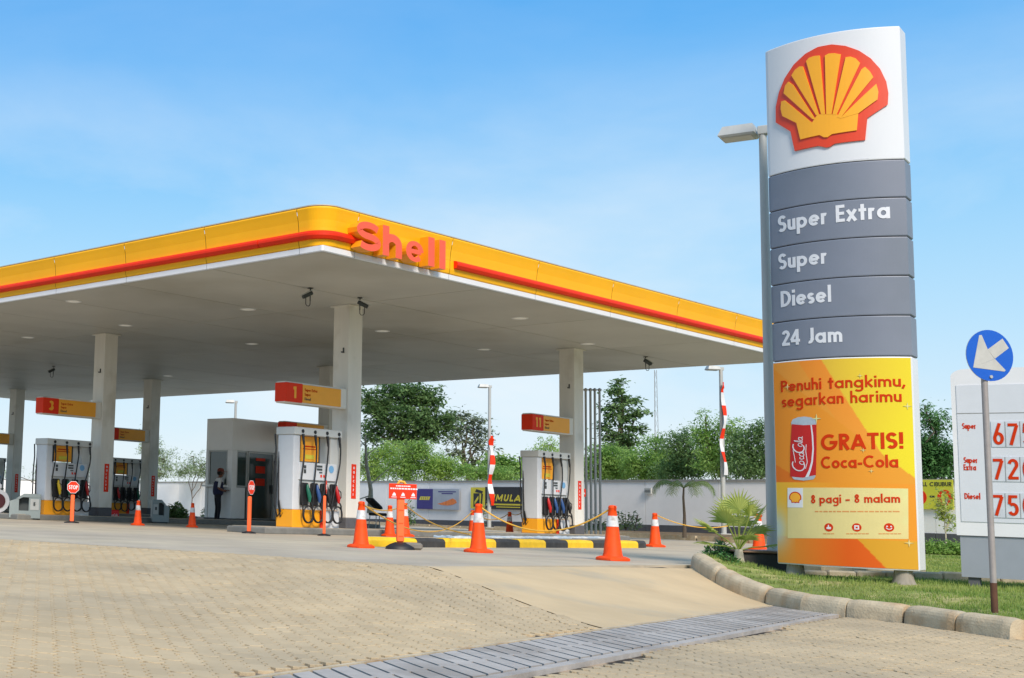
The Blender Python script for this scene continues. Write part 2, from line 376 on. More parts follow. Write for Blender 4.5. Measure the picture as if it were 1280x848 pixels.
    if ch == '3': return .54, [arc(.26, .74, .25 - h, 160, -90, .26 - h), arc(.26, .27, .28 - h, 90, -160, .27 - h)]
    if ch == '4': return .6, [[(.42, 0), (.42, 1)], [(.42, .96), (.02, .3)], [(0, .27), (.6, .27)]]
    if ch == '5': return .54, [[(.5, 1 - h), (.12, 1 - h), (.08, .56)], arc(.26, .32, .28 - h, 130, -150, .32 - h)]
    if ch == '6': return .56, [arc(.28, .3, .28 - h, 0, 360, .3 - h, 20), [(h + .01, .38), (.36, 1.0)]]
    if ch == '7': return .54, [[(0, 1 - h), (.5, 1 - h)], [(.5 - h * .3, 1 - h * 1.2), (.14, 0)]]
    if ch == '8': return .52, [arc(.26, .75, .22 - h, 0, 360, .25 - h, 18), arc(.26, .27, .26 - h, 0, 360, .27 - h, 20)]
    return .4, [[(0, 0), (.3, 0)]]
def ribbon(mb, pts, wt, fn, d0, d1, m, side_m=None, maxstep=.06, con=1.):
    P = [Vector(p) for p in pts]
    closed = (P[0] - P[-1]).length < 1e-4
    Q = [P[0]]
    for a, b in zip(P, P[1:]):
        k = max(1, int((b - a).length / maxstep))
        for i in range(1, k + 1): Q.append(a.lerp(b, i / k))
    n = len(Q); Lp = []; Rp = []
    for i in range(n):
        a = Q[i - 1] if i > 0 else (Q[-2] if closed else None); b = Q[i + 1] if i < n - 1 else (Q[1] if closed else None)
        if a is None: t = (b - Q[i]).normalized(); k = 1
        elif b is None: t = (Q[i] - a).normalized(); k = 1
        else:
            t1 = (Q[i] - a).normalized(); t2 = (b - Q[i]).normalized(); t = (t1 + t2)
            t = t.normalized() if t.length > 1e-6 else t1; k = 1 / max(.6, t.dot(t1))
        nn = Vector((-t.y, t.x)) * (wt / 2 * k * (con + (1 - con) * abs(t.y) ** 1.5)); Lp.append(Q[i] + nn); Rp.append(Q[i] - nn)
    vs = []
    for i in range(n):
        for p, d in ((Rp[i], d1), (Lp[i], d1), (Rp[i], d0), (Lp[i], d0)): vs.append(fn(p.x, p.y, d))
    front = [(4 * i, 4 * i + 4, 4 * i + 5, 4 * i + 1) for i in range(n - 1)]
    side = [(4 * i + 2, 4 * i + 6, 4 * i + 4, 4 * i) for i in range(n - 1)] + [(4 * i + 1, 4 * i + 5, 4 * i + 7, 4 * i + 3) for i in range(n - 1)]
    if not closed: side += [(0, 1, 3, 2), (4 * n - 4, 4 * n - 2, 4 * n - 1, 4 * n - 3)]
    mb.add(vs, front, m); mb.add(vs, side, side_m or m)
def text(mb, s, fn, x0, y0, cap, m, width=None, wt=.17, gap=.10, depth=.004, base=0., X=.66, slant=0., side_m=None, con=1.):
    x = 0; items = []
    for ch in s:
        adv, st = glyph(ch, wt, X); items.append((x, st)); x += adv + gap
    tot = x - gap; sx = (width / (tot * cap)) if width else 1.
    k = 0
    for ox, st in items:
        for p in st:
            pts = [((ox + a + slant * b) * cap * sx + x0, b * cap + y0) for a, b in p]
            k += 1
            ribbon(mb, pts, wt * cap * (.5 + .5 * min(1.15, sx)), fn, base, base + depth + (k % 7) * .0004, m, side_m, maxstep=max(.03, cap * .12), con=con)
    return tot * cap * sx
def flatmap(o, ax, up):        # plane mapping; normal = ax x up
    o = Vector(o); ax = Vector(ax).normalized(); up = Vector(up).normalized(); nn = ax.cross(up)
    return lambda a, b, d: tuple(o + ax * a + up * b + nn * d)

# ------------------------------------------------------------------ ground heights
J2 = np.array([3.183, 14.089]); DR0 = np.array([0.75, 7.24]); DRA = np.array([7.61 - .75, 15.53 - 7.24]); DRA = DRA / np.linalg.norm(DRA)
DRN = np.array([-DRA[1], DRA[0]])          # points to the forecourt side
ZD = -0.36
def sstep(t): t = max(0., min(1., t)); return t * t * (3 - 2 * t)
def edges(x, y):
    p = np.array([x, y]) - J2
    s1 = -(p @ L2); s2 = -(p @ R2) - .2 * (p @ L2) * (1 if p @ L2 > 0 else 0)
    return s1, s2
def gz(x, y):
    """height of the paved ground"""
    s1, s2 = edges(x, y)
    s = math.hypot(max(s1, 0), max(s2, 0))
    dd = (np.array([x, y]) - DR0) @ DRN
    z = 0.
    if s > 0:
        if dd > 0:
            t = s / (s + dd); z = ZD * (.55 * t + .45 * sstep(t))
        else: z = ZD + .012 * max(dd, -12)
    if y > 48 and x < 14: z -= .013 * (y - 48) * sstep((14 - x) / 6)
    return z
def gnd(u, v, f=gz):
    d = ray(u, v); a, b = .5, 120.
    o = np.array([0, 0, CAMH]); prev = .5
    t = 3.
    while t < 200:
        q = o + d * (t / d[1])
        if q[2] < f(q[0], q[1]): break
        prev = t; t *= 1.03
    a, b = prev, t
    for _ in range(30):
        m_ = (a + b) / 2; q = o + d * (m_ / d[1])
        if q[2] < f(q[0], q[1]): b = m_
        else: a = m_
    q = o + d * (b / d[1]); return (q[0], q[1], q[2])

def axis_far(near, step, far):
    xs = list(np.arange(-near, near + .001, step)); k = near
    while k < far: k *= 1.35; xs.append(k); xs.insert(0, -k)
    return xs
# base soil sheet to the horizon
Xs = axis_far(24, 1.5, 900); Ys = [y + 14 for y in axis_far(24, 1.5, 900)]
mb = MB(); mb.grid(Xs, Ys, lambda x, y: gz(x, y) - .14 if abs(x) < 120 and -30 < y < 150 else -1.9, m_dirt)
struct(mb.build('ground'))

# grass garden boundary and kerb path (base of the kerb on the paved side)
KB = [gnd(*p) for p in ((862, 708), (873, 716), (889, 726), (905, 735), (925, 744), (955, 754), (1000, 764), (1056, 771), (1128, 779), (1192, 789), (1262, 799))]
K2 = [Vector((p[0], p[1])) for p in KB]
inner = []
for i, p in enumerate(K2):
    t = (K2[min(i + 1, len(K2) - 1)] - K2[max(i - 1, 0)]).normalized(); inner.append(Vector((p.x - t.y * .17, p.y + t.x * .17)))
poly = [tuple(p) for p in inner] + [(inner[-1].x + .25, inner[-1].y - .4), (12, 8.5), (20, 7), (40, 20), (30, 38), (24, 41.5), (14.3, 25.5), (10.6, 20.6), (8.3, 18.6)]
def inpoly(x, y, P):
    c = False; n = len(P)
    for i in range(n):
        x1, y1 = P[i]; x2, y2 = P[(i + 1) % n]
        if (y1 > y) != (y2 > y) and x < (x2 - x1) * (y - y1) / (y2 - y1) + x1: c = not c
    return c
# forecourt of cast slabs
fore = bpy.data.objects.new('forecourt', None); COL.objects.link(fore); fore['kind'] = 'structure'
R_J, L_J = (J2 - A2) @ R2, (J2 - A2) @ L2
ls = [L_J + i * 4.2 for i in range(0, 24)]; rs = [R_J + i * 4.6 for i in range(0, 13)]
mbu = MB()
def rl3(r, l, dz=0.):
    q = A2 + R2 * r + L2 * l; return (q[0], q[1], gz(q[0] + .001, q[1] + .001) + dz)
for j in range(len(ls) - 1):
    for i in range(len(rs) - 1):
        g_ = .006
        l0, l1 = ls[j] + g_, ls[j + 1] - g_
        f0 = (-.2 * (l0 - L_J) if i == 0 else 0); f1 = (-.2 * (l1 - L_J) if i == 0 else 0)
        r00, r01 = rs[i] + g_ + f0, rs[i] + g_ + f1; r1 = rs[i + 1] - g_
        near = j < 4 and i > 0 and i < 6; s_ = MB(); n = 14 if near else 3; vs = []
        if inpoly(*rl3((rs[i] + rs[i + 1]) / 2, (ls[j] + ls[j + 1]) / 2)[:2], poly) and all(inpoly(*rl3(a_, b_)[:2], poly) for a_ in (rs[i], rs[i + 1]) for b_ in (ls[j], ls[j + 1])): continue
        for b in range(n + 1):
            tb = b / n; l = l0 + (l1 - l0) * tb; ra = r00 + (r01 - r00) * tb
            for a in range(n + 1):
                q = rl3(ra + (r1 - ra) * a / n, l); vs.append((q[0], q[1], min(q[2], 0.) - (.3 if near and inpoly(q[0], q[1], poly) else 0)))
        k = n + 1
        fs = [(b * k + a, b * k + a + 1, (b + 1) * k + a + 1, (b + 1) * k + a) for b in range(n) for a in range(n)]
        ring = [a for a in range(k)] + [b * k + n for b in range(1, k)] + [n * k + a for a in range(n - 1, -1, -1)] + [b * k for b in range(n - 1, 0, -1)]
        lo = len(vs); vs += [(vs[q][0], vs[q][1], vs[q][2] - .06) for q in ring]
        fs += [(ring[(q + 1) % len(ring)], ring[q], lo + q, lo + (q + 1) % len(ring)) for q in range(len(ring))]
        s_.add(vs, fs, m_conc); s_.build('concrete_slab', fore)

# ramp slab (cast concrete between forecourt edge and drain)
DRW = .86
def drp(s, t): q = DR0 + DRA * s + DRN * t; return (q[0], q[1])
ramp_c = [tuple(J2), drp(5.35, .0), drp(10.9, .0), (K2[5].x + .1, K2[5].y), (K2[3].x + .15, K2[3].y), (K2[1].x + .15, K2[1].y), (K2[0].x + .15, K2[0].y - .05)]
def ramp_fn(a, b):     # a along edge, b from forecourt (0) to drain (1)
    e0 = np.array(J2) + (np.array([7.65, 17.62]) - J2) * a; d0 = np.array(drp(5.22 + 5.9 * a, .012))
    e0 = e0 - L2 * .012 * -1
    return e0 * (1 - b) + d0 * b
mb = MB(); nx, ny = 26, 14; vs = []
for j in range(ny + 1):
    for i in range(nx + 1):
        q = ramp_fn(i / nx, j / ny); vs.append((q[0], q[1], gz(q[0], q[1]) - .001))
mb.add(vs, [(j * (nx + 1) + i, (j + 1) * (nx + 1) + i, (j + 1) * (nx + 1) + i + 1, j * (nx + 1) + i + 1) for j in range(ny) for i in range(nx)], m_ramp, True)
struct(mb.build('ramp_slab'))

mb = MB(); e0, e1 = Vector(tuple(J2)), Vector(drp(5.22, 0)); dE = (e1 - e0).normalized(); nE = Vector((dE.y, -dE.x)); nE = nE if nE.x < 0 else -nE; vs = []
for k in range(13):
    q = e0.lerp(e1, k / 12)
    for o_ in (-.05, .20): p_ = q + nE * o_; vs.append((p_.x, p_.y, gz(p_.x, p_.y) - .009))
mb.add(vs, [(2 * k, 2 * k + 2, 2 * k + 3, 2 * k + 1) for k in range(12)], m_ramp); struct(mb.build('mortar_strip'))
# sand bed under the pavers
mb = MB()
mb.grid(list(np.arange(-14, 14.01, .35)), list(np.arange(-3, 20, .35)), lambda x, y: gz(x, y) - .017 - .07 * sstep(-min(edges(x, y)) / .5 + 0) * (1 if max(edges(x, y)) < 0 else 0), m_joint)
struct(mb.build('sand_bed'))

# ------------------------------------------------------------------ interlocking pavers
PL, PW = .235, .122
zig = lambda t: (lambda q: (-1 if q < .3 else (-1 + (q - .3) / .2 * 2 if q < .5 else (1 if q < .8 else 1 - (q - .8) / .2 * 2))))((t / (PL / 2)) % 1.)
AMP = .0125
rotp = math.radians(94)
cp, sp = math.cos(rotp), math.sin(rotp)
def pav_ok(x, y):
    s1, s2 = edges(x, y)
    dd = (np.array([x, y]) - DR0) @ DRN; ss = (np.array([x, y]) - DR0) @ DRA
    if s1 < .02 and s2 < .02: return False                       # forecourt
    if dd > -.07 - DRW and dd < .07 and ss < 11.6: return False  # drain
    if dd >= 0:                                                  # ramp slab side
        # line from J2 to drain point at 5.22
        e = np.array(drp(5.22, 0)) - J2; p = np.array([x, y]) - J2
        if e[0] * p[1] - e[1] * p[0] > -.02: return False
    # garden
    for a, b in zip(K2, K2[1:]):
        d = b - a; p = Vector((x, y)) - a; t = p.dot(d) / d.length_squared
        if -.02 <= t <= 1.02 and (d.x * p.y - d.y * p.x) > -.02: return False
    return True
Kmat = np.array([[F_, 0, CX_], [0, F_, CY_], [0, 0, 1]]) @ WC
def project(p):
    q = Kmat @ (np.array([p[0], p[1], p[2] - CAMH])); return q[0] / q[2], q[1] / q[2], q[2]
pavers = []
rp = random.Random(3)
for j in range(int(-12 / PW), int(12 / PW)):
    for i in range(int(3 / PL), int(20.5 / PL)):
        X0 = i * PL + (PL / 2 if j % 2 else 0); Y0 = j * PW
        cx, cy = X0 + PL / 2, Y0 + PW / 2
        wx, wy = cx * cp - cy * sp, cx * sp + cy * cp
        if wy < 5.6: continue
        if wy > 5.6:
            uu = CX_ + F_ * wx / wy
            if uu < -90 or uu > 1340: continue
        if not pav_ok(wx, wy): continue
        pavers.append((wy, X0, Y0, wx, wy))
pavers.sort(key=lambda t: t[0])
def vis(p):
    z = gz(p[3], p[4]); u, v, d = project((p[3], p[4], z)); return -4 < u < 1284 and v < 850
front = [p for p in pavers if vis(p)][:300]; fs_ = set(id(p) for p in front)
brk = [0, .3, .5, .8]
outl = []
xk = [(k + b) * PL / 2 for k in range(2) for b in brk] ; yk = [0, .3 * PW, .5 * PW, .8 * PW]
for x in xk: outl.append((x, 0))
for y in yk: outl.append((PL, y))
for x in [PL] + xk[:0:-1]: outl.append((x, PW))
for y in (.8 * PW, .5 * PW, .3 * PW): outl.append((0, y))
ox, seen = [], set()
for p in outl:
    k = (round(p[0], 4), round(p[1], 4))
    if k not in seen: seen.add(k); ox.append(p)
ox = ox[:8] + [p for p in ox[8:]]
cxm = sum(p[0] for p in ox) / len(ox); cym = sum(p[1] for p in ox) / len(ox)
ox.sort(key=lambda p: math.atan2((p[1] - PW / 2) * 2, p[0] - PL / 2))
def paver_geo(mb, p, o=(0, 0, 0)):
    n = len(ox); shr = rp.uniform(.0016, .0044) + (rp.uniform(.003, .007) if rp.random() < .16 else 0)
    dz = rp.gauss(0, .0012) - (.006 if rp.random() < .012 else 0); tx, ty = rp.gauss(0, .003), rp.gauss(0, .003)
    z0 = gz(p[3], p[4]) ; e = .05
    gx = (gz(p[3] + e, p[4]) - z0) / e; gy = (gz(p[3], p[4] + e) - z0) / e
    jx, jy = rp.gauss(0, .0008), rp.gauss(0, .0008)
    def ring(ins, z):
        r = []
        for a, b in ox:
            X = p[1] + a; Y = p[2] + b
            X2 = X + AMP * .8 * zig(Y); Y2 = Y + AMP * zig(X)
            ccx, ccy = p[1] + PL / 2, p[2] + PW / 2
            X2 = ccx + (X2 - ccx) * (1 - ins / (PL / 2)); Y2 = ccy + (Y2 - ccy) * (1 - ins / (PW / 2))
            x, y = X2 * cp - Y2 * sp + jx, X2 * sp + Y2 * cp + jy
            dx, dy = x - p[3], y - p[4]
            r.append((x - o[0], y - o[1], z0 + dx * (gx + tx * .6) + dy * (gy + ty * .6) + z + dz - o[2]))
        return r
    vs = ring(shr, -.034) + ring(shr, -.0025) + ring(shr + .0016, 0)
    fs = [(i, (i + 1) % n, n + (i + 1) % n, n + i) for i in range(n)] + [(n + i, n + (i + 1) % n, 2 * n + (i + 1) % n, 2 * n + i) for i in range(n)] + [tuple(range(2 * n, 3 * n))]
    mb.add(vs, fs, m_pave)
pav = bpy.data.objects.new('block_pavement', None); COL.objects.link(pav); pav['kind'] = 'structure'
for p in front:
    mb = MB(); o = (p[3], p[4], gz(p[3], p[4])); paver_geo(mb, p, o); mb.build('paving_stone', pav, o)
mb = MB()
for p in pavers:
    if id(p) not in fs_: paver_geo(mb, p)
stuff(mb.build('paving_stones', pav))

# ------------------------------------------------------------------ drain with precast covers
drain = bpy.data.objects.new('drain', None); COL.objects.link(drain); drain['kind'] = 'structure'
ang_s = math.atan2(1, -.14); sdir = np.array([math.cos(ang_s), math.sin(ang_s)])
def gzd(s): return ZD
zc = ZD + .004
mb = MB()
q = [drp(-3, -DRW + .02), drp(11.3, -DRW + .02), drp(11.3, -.02), drp(-3, -.02)]
mb.add([(a, b, ZD - .10) for a, b in q], [(0, 1, 2, 3)], m_dark); mb.build('drain_channel', drain)
def cover(s0, wdt):
    # oblique plank between the two drain edges, with a bridged slot at its side
    k = -DRW / (sdir @ DRN) * -1
    def P(s, t):       # s along drain measured on far edge, t from far edge (0) to near edge (-DRW)
        q = DR0 + DRA * s + sdir * (t / (sdir @ DRN)); return (q[0], q[1])
    g_ = .017
    a, b = s0 + g_, s0 + wdt - g_; m0 = s0 - .0; 
    t0, t1, tm0, tm1 = -.035, -DRW + .125, -.36, -.40
    pts = [P(a, t1), P(b, t1), P(b, tm1), P(b + g_ * .96, tm1), P(b + g_ * .96, tm0), P(b, tm0), P(b, t0), P(a, t0), P(a, tm0), P(a - g_ * .96, tm0), P(a - g_ * .96, tm1), P(a, tm1)]
    mb = MB(); o = P(s0, -DRW / 2); zz = rp.gauss(0, .0003)
    mb.prism([(x - o[0], y - o[1]) for x, y in pts], -.05, zz, m_cover); mb.build('drain_plank', drain, (o[0], o[1], zc))
s = -1.6; wd = .205
while s < 11.5:
    cover(s, wd); s += wd
mb = MB()
def strip(t0, t1, z0, z1, m, s0=-3, s1=11.35):
    mb.prism([drp(s0, t1), drp(s1, t1), drp(s1, t0), drp(s0, t0)], z0, z1, m)
strip(-.018, .02, ZD - .1, ZD + .008, m_kerb); mb.build('edge_beam', drain)
mb = MB(); strip(-DRW + .085, -DRW + .0, ZD - .1, ZD + .006, m_cover, -3, 11.2); mb.build('edge_beam', drain)

# ------------------------------------------------------------------ kerb round the garden
KH = .185
kerb = bpy.data.objects.new('garden_kerb', None); COL.objects.link(kerb); kerb['kind'] = 'structure'
def path_sample(P, step):
    out = [P[0]]
    for a, b in zip(P, P[1:]):
        k = max(1, round((b - a).length / step))
        for i in range(1, k + 1): out.append(a.lerp(b, i / k))
    return out
KP = [Vector(p) for p in KB]
KP.append(KP[-1] + (KP[-1] - KP[-2]).normalized() * .02)
kcuts = [0, 5, 7, 8, 9, 10]
def kerb_block(P):
    n = len(P); vs = []
    prof = [(0, -.05), (0, .0), (.008, .09), (.016, .125), (.03, .152), (.052, .172), (.08, .184), (.12, .190), (.16, .188), (.19, .180), (.20, -.05)]
    kk = len(prof)
    for i in range(n):
        t = (P[min(i + 1, n - 1)] - P[max(i - 1, 0)]); t.z = 0; t.normalize(); nn = Vector((-t.y, t.x, 0))
        e = .010 if i in (0, n - 1) else 0
        q0 = P[i] + (t * .012 if i == 0 else (-t * .012 if i == n - 1 else Vector()))
        for a, b in prof: 
            jj = random.gauss(0, .0006)
            vs.append(q0 + nn * (a + e * (1 if a < .1 else -1)) + Vector((0, 0, b - e + jj)))
    fs = [(i * kk + k, (i + 1) * kk + k, (i + 1) * kk + k + 1, i * kk + k + 1) for i in range(n - 1) for k in range(kk - 1)]
    fs += [tuple(range(kk - 1, -1, -1)), tuple((n - 1) * kk + k for k in range(kk))]
    mb = MB(); o = P[0]; mb.add([v - o for v in vs], fs, m_kerb, False); mb.build('kerb_stone', kerb, o)
fine = []
for a, b in zip(kcuts, kcuts[1:]):
    seg = path_sample(KP[a:b + 1], .10)
    if b == 5:
        half = len(seg) // 2; kerb_block(seg[:half + 1]); kerb_block(seg[half:])
    else: kerb_block(seg)

# ------------------------------------------------------------------ garden turf
BK = [(8.3, 18.3), (10.6, 20.6), (14.3, 25.5), (24, 41), (30, 38), (40, 20), (20, 7)]
def ggz(x, y):
    d = min((Vector((x, y)) - p).length for p in K2)
    zk = -.36 + KH - .03
    # kerb height nearby
    best = min(KB, key=lambda p: (p[0] - x) ** 2 + (p[1] - y) ** 2)
    zk = best[2] + KH - .035
    t = sstep((y - 13.2) / 3.5); zi = -.15 * (1 - t) - .085 * t
    if y > 24: zi += .25 * sstep((y - 24) / 12)
    k = sstep(d / 1.6); return zk * (1 - k) + zi * k + .012 * noise.noise(Vector((x * 1.3, y * 1.3, 0)))
bm = bmesh.new()
st = .22
gx_ = list(np.arange(6.6, 13.0, st)) + list(np.arange(13.0, 40, 1.2)); gy_ = list(np.arange(8, 20.0, st)) + list(np.arange(20.0, 42, 1.2))
V = {}
def gv(i, j):
    if (i, j) not in V: V[(i, j)] = bm.verts.new((gx_[i], gy_[j], 0))
    return V[(i, j)]
for j in range(len(gy_) - 1):
    for i in range(len(gx_) - 1):
        c4 = [inpoly(gx_[i + a], gy_[j + b], poly) for a in (0, 1) for b in (0, 1)]
        if any(c4): bm.faces.new((gv(i, j), gv(i + 1, j), gv(i + 1, j + 1), gv(i, j + 1)))
# snap outside vertices onto the boundary
def nearest(x, y):
    b = None
    for (x1, y1), (x2, y2) in zip(poly, poly[1:] + poly[:1]):
        dx, dy = x2 - x1, y2 - y1; t = max(0, min(1, ((x - x1) * dx + (y - y1) * dy) / (dx * dx + dy * dy + 1e-9)))
        q = (x1 + dx * t, y1 + dy * t); d = (q[0] - x) ** 2 + (q[1] - y) ** 2
        if b is None or d < b[0]: b = (d, q)
    return b[1]
for v in bm.verts:
    if not inpoly(v.co.x, v.co.y, poly): v.co.x, v.co.y = nearest(v.co.x, v.co.y)
    v.co.z = ggz(v.co.x, v.co.y)
me = bpy.data.meshes.new('lawn'); bm.to_mesh(me); bm.free(); me.materials.append(m_grassg)
lawn = bpy.data.objects.new('lawn', me); COL.objects.link(lawn); struct(lawn)
# grass blades
mb = MB(); rg = random.Random(5); cnt = 0; vs = []; fs = []
while cnt < 46000:
    Y = 11 + (rg.random() ** 1.5) * 19; u = rg.uniform(860, 1340)
    x = (u - CX_) / F_ * Y
    if not inpoly(x, Y, poly): continue
    if noise.noise(Vector((x * 2.2, Y * 2.2, 3))) < -.28 and rg.random() < .7: continue
    z = ggz(x, Y); hgt = rg.uniform(.02, .05) * (1 + .6 * noise.noise(Vector((x, Y, 1)))); a = rg.uniform(0, 2 * PI); ww = .0035 * max(1, Y / 12) * 1.3
    dx, dy = math.cos(a), math.sin(a); lean = rg.uniform(0, .03); b = rg.uniform(0, 2 * PI)
    o = len(vs); vs += [(x - dx * ww, Y - dy * ww, z - .005), (x + dx * ww, Y + dy * ww, z - .005), (x + lean * math.cos(b), Y + lean * math.sin(b), z + hgt)]
    fs.append((o, o + 1, o + 2)); cnt += 1
mb.add(vs, fs, m_grass); g_o = mb.build('grass'); tag(g_o, 'short green lawn grass in the kerbed garden around the price sign', 'grass', kind='stuff')

# ------------------------------------------------------------------ canopy
CW, CLN = 21.35, 36.95
canopy = thing('station_canopy', 'large flat filling station canopy with yellow and red edge and grey underside', 'canopy', RL(0, 0), PHI)
# soffit panels
nr, nl = 4, 12
for i in range(nr):
    for j in range(nl):
        a0, a1 = CW * i / nr, CW * (i + 1) / nr; b0, b1 = CLN * j / nl, CLN * (j + 1) / nl; g_ = .014
        mb = MB(); mb.box(((a1 - a0) / 2, (b1 - b0) / 2, .03), (a1 - a0 - 2 * g_, b1 - b0 - 2 * g_, .06), m_soffit)
        mb.build('soffit_panel', canopy, (a0, b0, HS))
mb = MB(); mb.box((CW / 2, CLN / 2, HS + .10), (CW - .4, CLN - .4, .05), m_dark); mb.box((CW / 2, CLN / 2, HS + .84), (CW - .4, CLN - .4, .04), m_wallcap); mb.build('roof_deck', canopy)
# fascia, swept round the edge in panels: (outward offset, height above soffit)
P_white = [(-.03, 0), (.0, .0), (.02, .02), (.02, .125), (-.03, .13)]
P_low = [(.0, .13), (.03, .15), (.05, .24), (.05, .428)]
P_bar = [(.05, .265), (.12, .275), (.155, .33), (.155, .375), (.12, .425), (.05, .435)]
P_up = [(.05, .43), (.055, .5), (.075, .65), (.11, .80), (.13, .875), (.12, .90), (.08, .915), (-.15, .92)]
P_trim = [(.05, .915), (.09, .93), (.09, .95), (-.1, .955), (-.12, .93)]
CR = .34
def edge_pt(s, off, CR=CR):      # s runs along the perimeter, counterclockwise seen from above starting at corner A
    segs = [(0, 0, 1, 0, CW), (CW, 0, 0, 1, CLN), (CW, CLN, -1, 0, CW), (0, CLN, 0, -1, CLN)]
    P = 2 * (CW + CLN); s = s % P
    for x, y, dx, dy, L in segs:
        if s <= L:
            nx, ny = dy, -dx
            if s < CR or s > L - CR:
                # round the corner
                cs = s if s < CR else s - L
                k = cs / CR; ang = (1 if s < CR else -1)
                th = (1 - abs(k)) * PI / 4          # turn at the corner is half shared
                # corner circle centre
                if s < CR: cxx, cyy = x + dx * CR - nx * CR, y + dy * CR - ny * CR; a = -th
                else: cxx, cyy = x + dx * (L - CR) - nx * CR, y + dy * (L - CR) - ny * CR; a = th
                ca, sa = math.cos(a), math.sin(a); mx, my = nx * ca - ny * sa, nx * sa + ny * ca
                return (cxx + mx * (CR + off), cyy + my * (CR + off))
            return (x + dx * s + nx * off, y + dy * s + ny * off)
        s -= L
def fascia(name, prof, s0, s1, m, caps=False, CR=CR):
    ss = [s0]
    P = 2 * (CW + CLN); corners = [0, CW, CW + CLN, 2 * CW + CLN, P]
    for c in corners:
        for k in range(-6, 7):
            q = c + CR * k / 6
            for qq in (q, q - P if s0 < 0 else q):
                if s0 < qq < s1: ss.append(qq)
    ss.append(s1); ss = sorted(set(round(a, 5) for a in ss))
    o = edge_pt((s0 + s1) / 2 if s0 >= 0 else 0, 0)
    vs = []; n = len(prof)
    for s in ss:
        for off, z in prof:
            q = edge_pt(s, off, CR); vs.append((q[0] - o[0], q[1] - o[1], z))
    fs = [(i * n + k, (i + 1) * n + k, (i + 1) * n + k + 1, i * n + k + 1) for i in range(len(ss) - 1) for k in range(n - 1)]
    mb = MB(); mb.add(vs, fs, m, False)
    if caps: mb.add(vs[:n], [tuple(range(n))], m); mb.add(vs[-n:], [tuple(range(n - 1, -1, -1))], m)
    ob = mb.build(name, canopy, (o[0], o[1], HS))
    return ob
cuts = [-.58, .93]
s = .93 + 3.1
while s < CW - 1.5: cuts.append(s); s += 3.3
cuts += [CW - .9, CW + .9]; s = CW + .9 + 4.4
while s < CW + CLN - 1.5: cuts.append(s); s += 4.4
cuts += [CW + CLN - .9, CW + CLN + .9]; s = CW + CLN + 5
while s < 2 * CW + CLN - 1.5: cuts.append(s); s += 5
cuts += [2 * CW + CLN - .9, 2 * CW + CLN + .9]; s = 2 * (CW + CLN) - .58; back = []
while s > 2 * CW + CLN + 1.6: back.append(s); s -= 2.65
cuts += back[::-1]
for a, b in zip(cuts, cuts[1:]):
    g_ = .006
    fascia('fascia_panel', P_up, a + g_, b - g_, m_yel); fascia('lower_fascia', P_low, a + g_, b - g_, m_yel)
    fascia('edge_trim', P_white, a + .004, b - .004, m_white, False, .03)
PER = 2 * (CW + CLN)
fascia('gutter_trim', P_trim, -.001, PER - .001, m_metal)
fascia('red_bar', P_bar, -1.6, 1.0, m_redbar, True)
fascia('red_bar', P_bar, 4.16, CW + CLN, m_redbar, True); fascia('red_bar', P_bar, CW + CLN + .02, PER - 1.62, m_redbar, True)
# heavy extended logo letters standing off the fascia, yellow returns and coral faces
zb0 = HS + .125; CAPS = .60
def logo(strokes, wt, x0, con=.8):
    mb = MB(); fn = lambda a, b, d: (x0 + a, -.06 - d, zb0 + b)
    for k, st_ in enumerate(strokes): ribbon(mb, st_, wt, fn, 0, .24 + .0006 * k, m_coral, m_letyel, maxstep=.05, con=con)
    mb.build('logo_letter', canopy)
logo([sshape(.74, CAPS, .155, 25)], .155, .66, .84)
rn = (.61 - .20) / 2
logo([[(.10, 0), (.10, CAPS + .01)], arc(.10 + rn, .25, rn, 180, 0, .135, 12) + [(.10 + 2 * rn, 0)]], .20, 1.46, .80)
logo([[(.12, .225), (.50, .225)], arc(.29, .225, .205, 0, 322, .168, 24)], .165, 2.20, .55)
logo([[(.105, 0), (.105, CAPS + .01)]], .21, 2.94, 1.); logo([[(.105, 0), (.105, CAPS + .01)]], .21, 3.32, 1.)


# recessed lights and CCTV cameras under the canopy
for (u, v) in ((310, 387), (157, 407), (315, 430), (478, 414), (650, 398), (92, 377), (35, 422), (605, 437), (735, 430), (210, 470)):
    x, y = G(u, v, HS)
    t = thing('ceiling_light', 'x', 'ceiling light', (x, y, HS), PHI, 'recessed round lights under the canopy')
    t['label'] = 'white round recessed ceiling light, ' + {310: 'largest one left of the front column', 157: 'bright one above the second front column', 315: 'one low between the first two column rows', 478: 'one right beside the front column', 650: 'one left above the pump 11 column', 92: 'one nearest the left yellow edge', 35: 'one at the far left', 605: 'one low above the tall lamp post', 735: 'one right above the pump 11 column top', 210: 'faint one farthest back'}[u]
    mb = MB(); mb.lathe([(.16, 0), (.20, -.012), (.21, 0)], m_white, 20, caps=False); mb.build('trim_ring', t)
    mb = MB(); mb.lathe([(.0, -.006), (.16, -.006)], m_lamp, 20, caps=False); mb.build('lens', t)
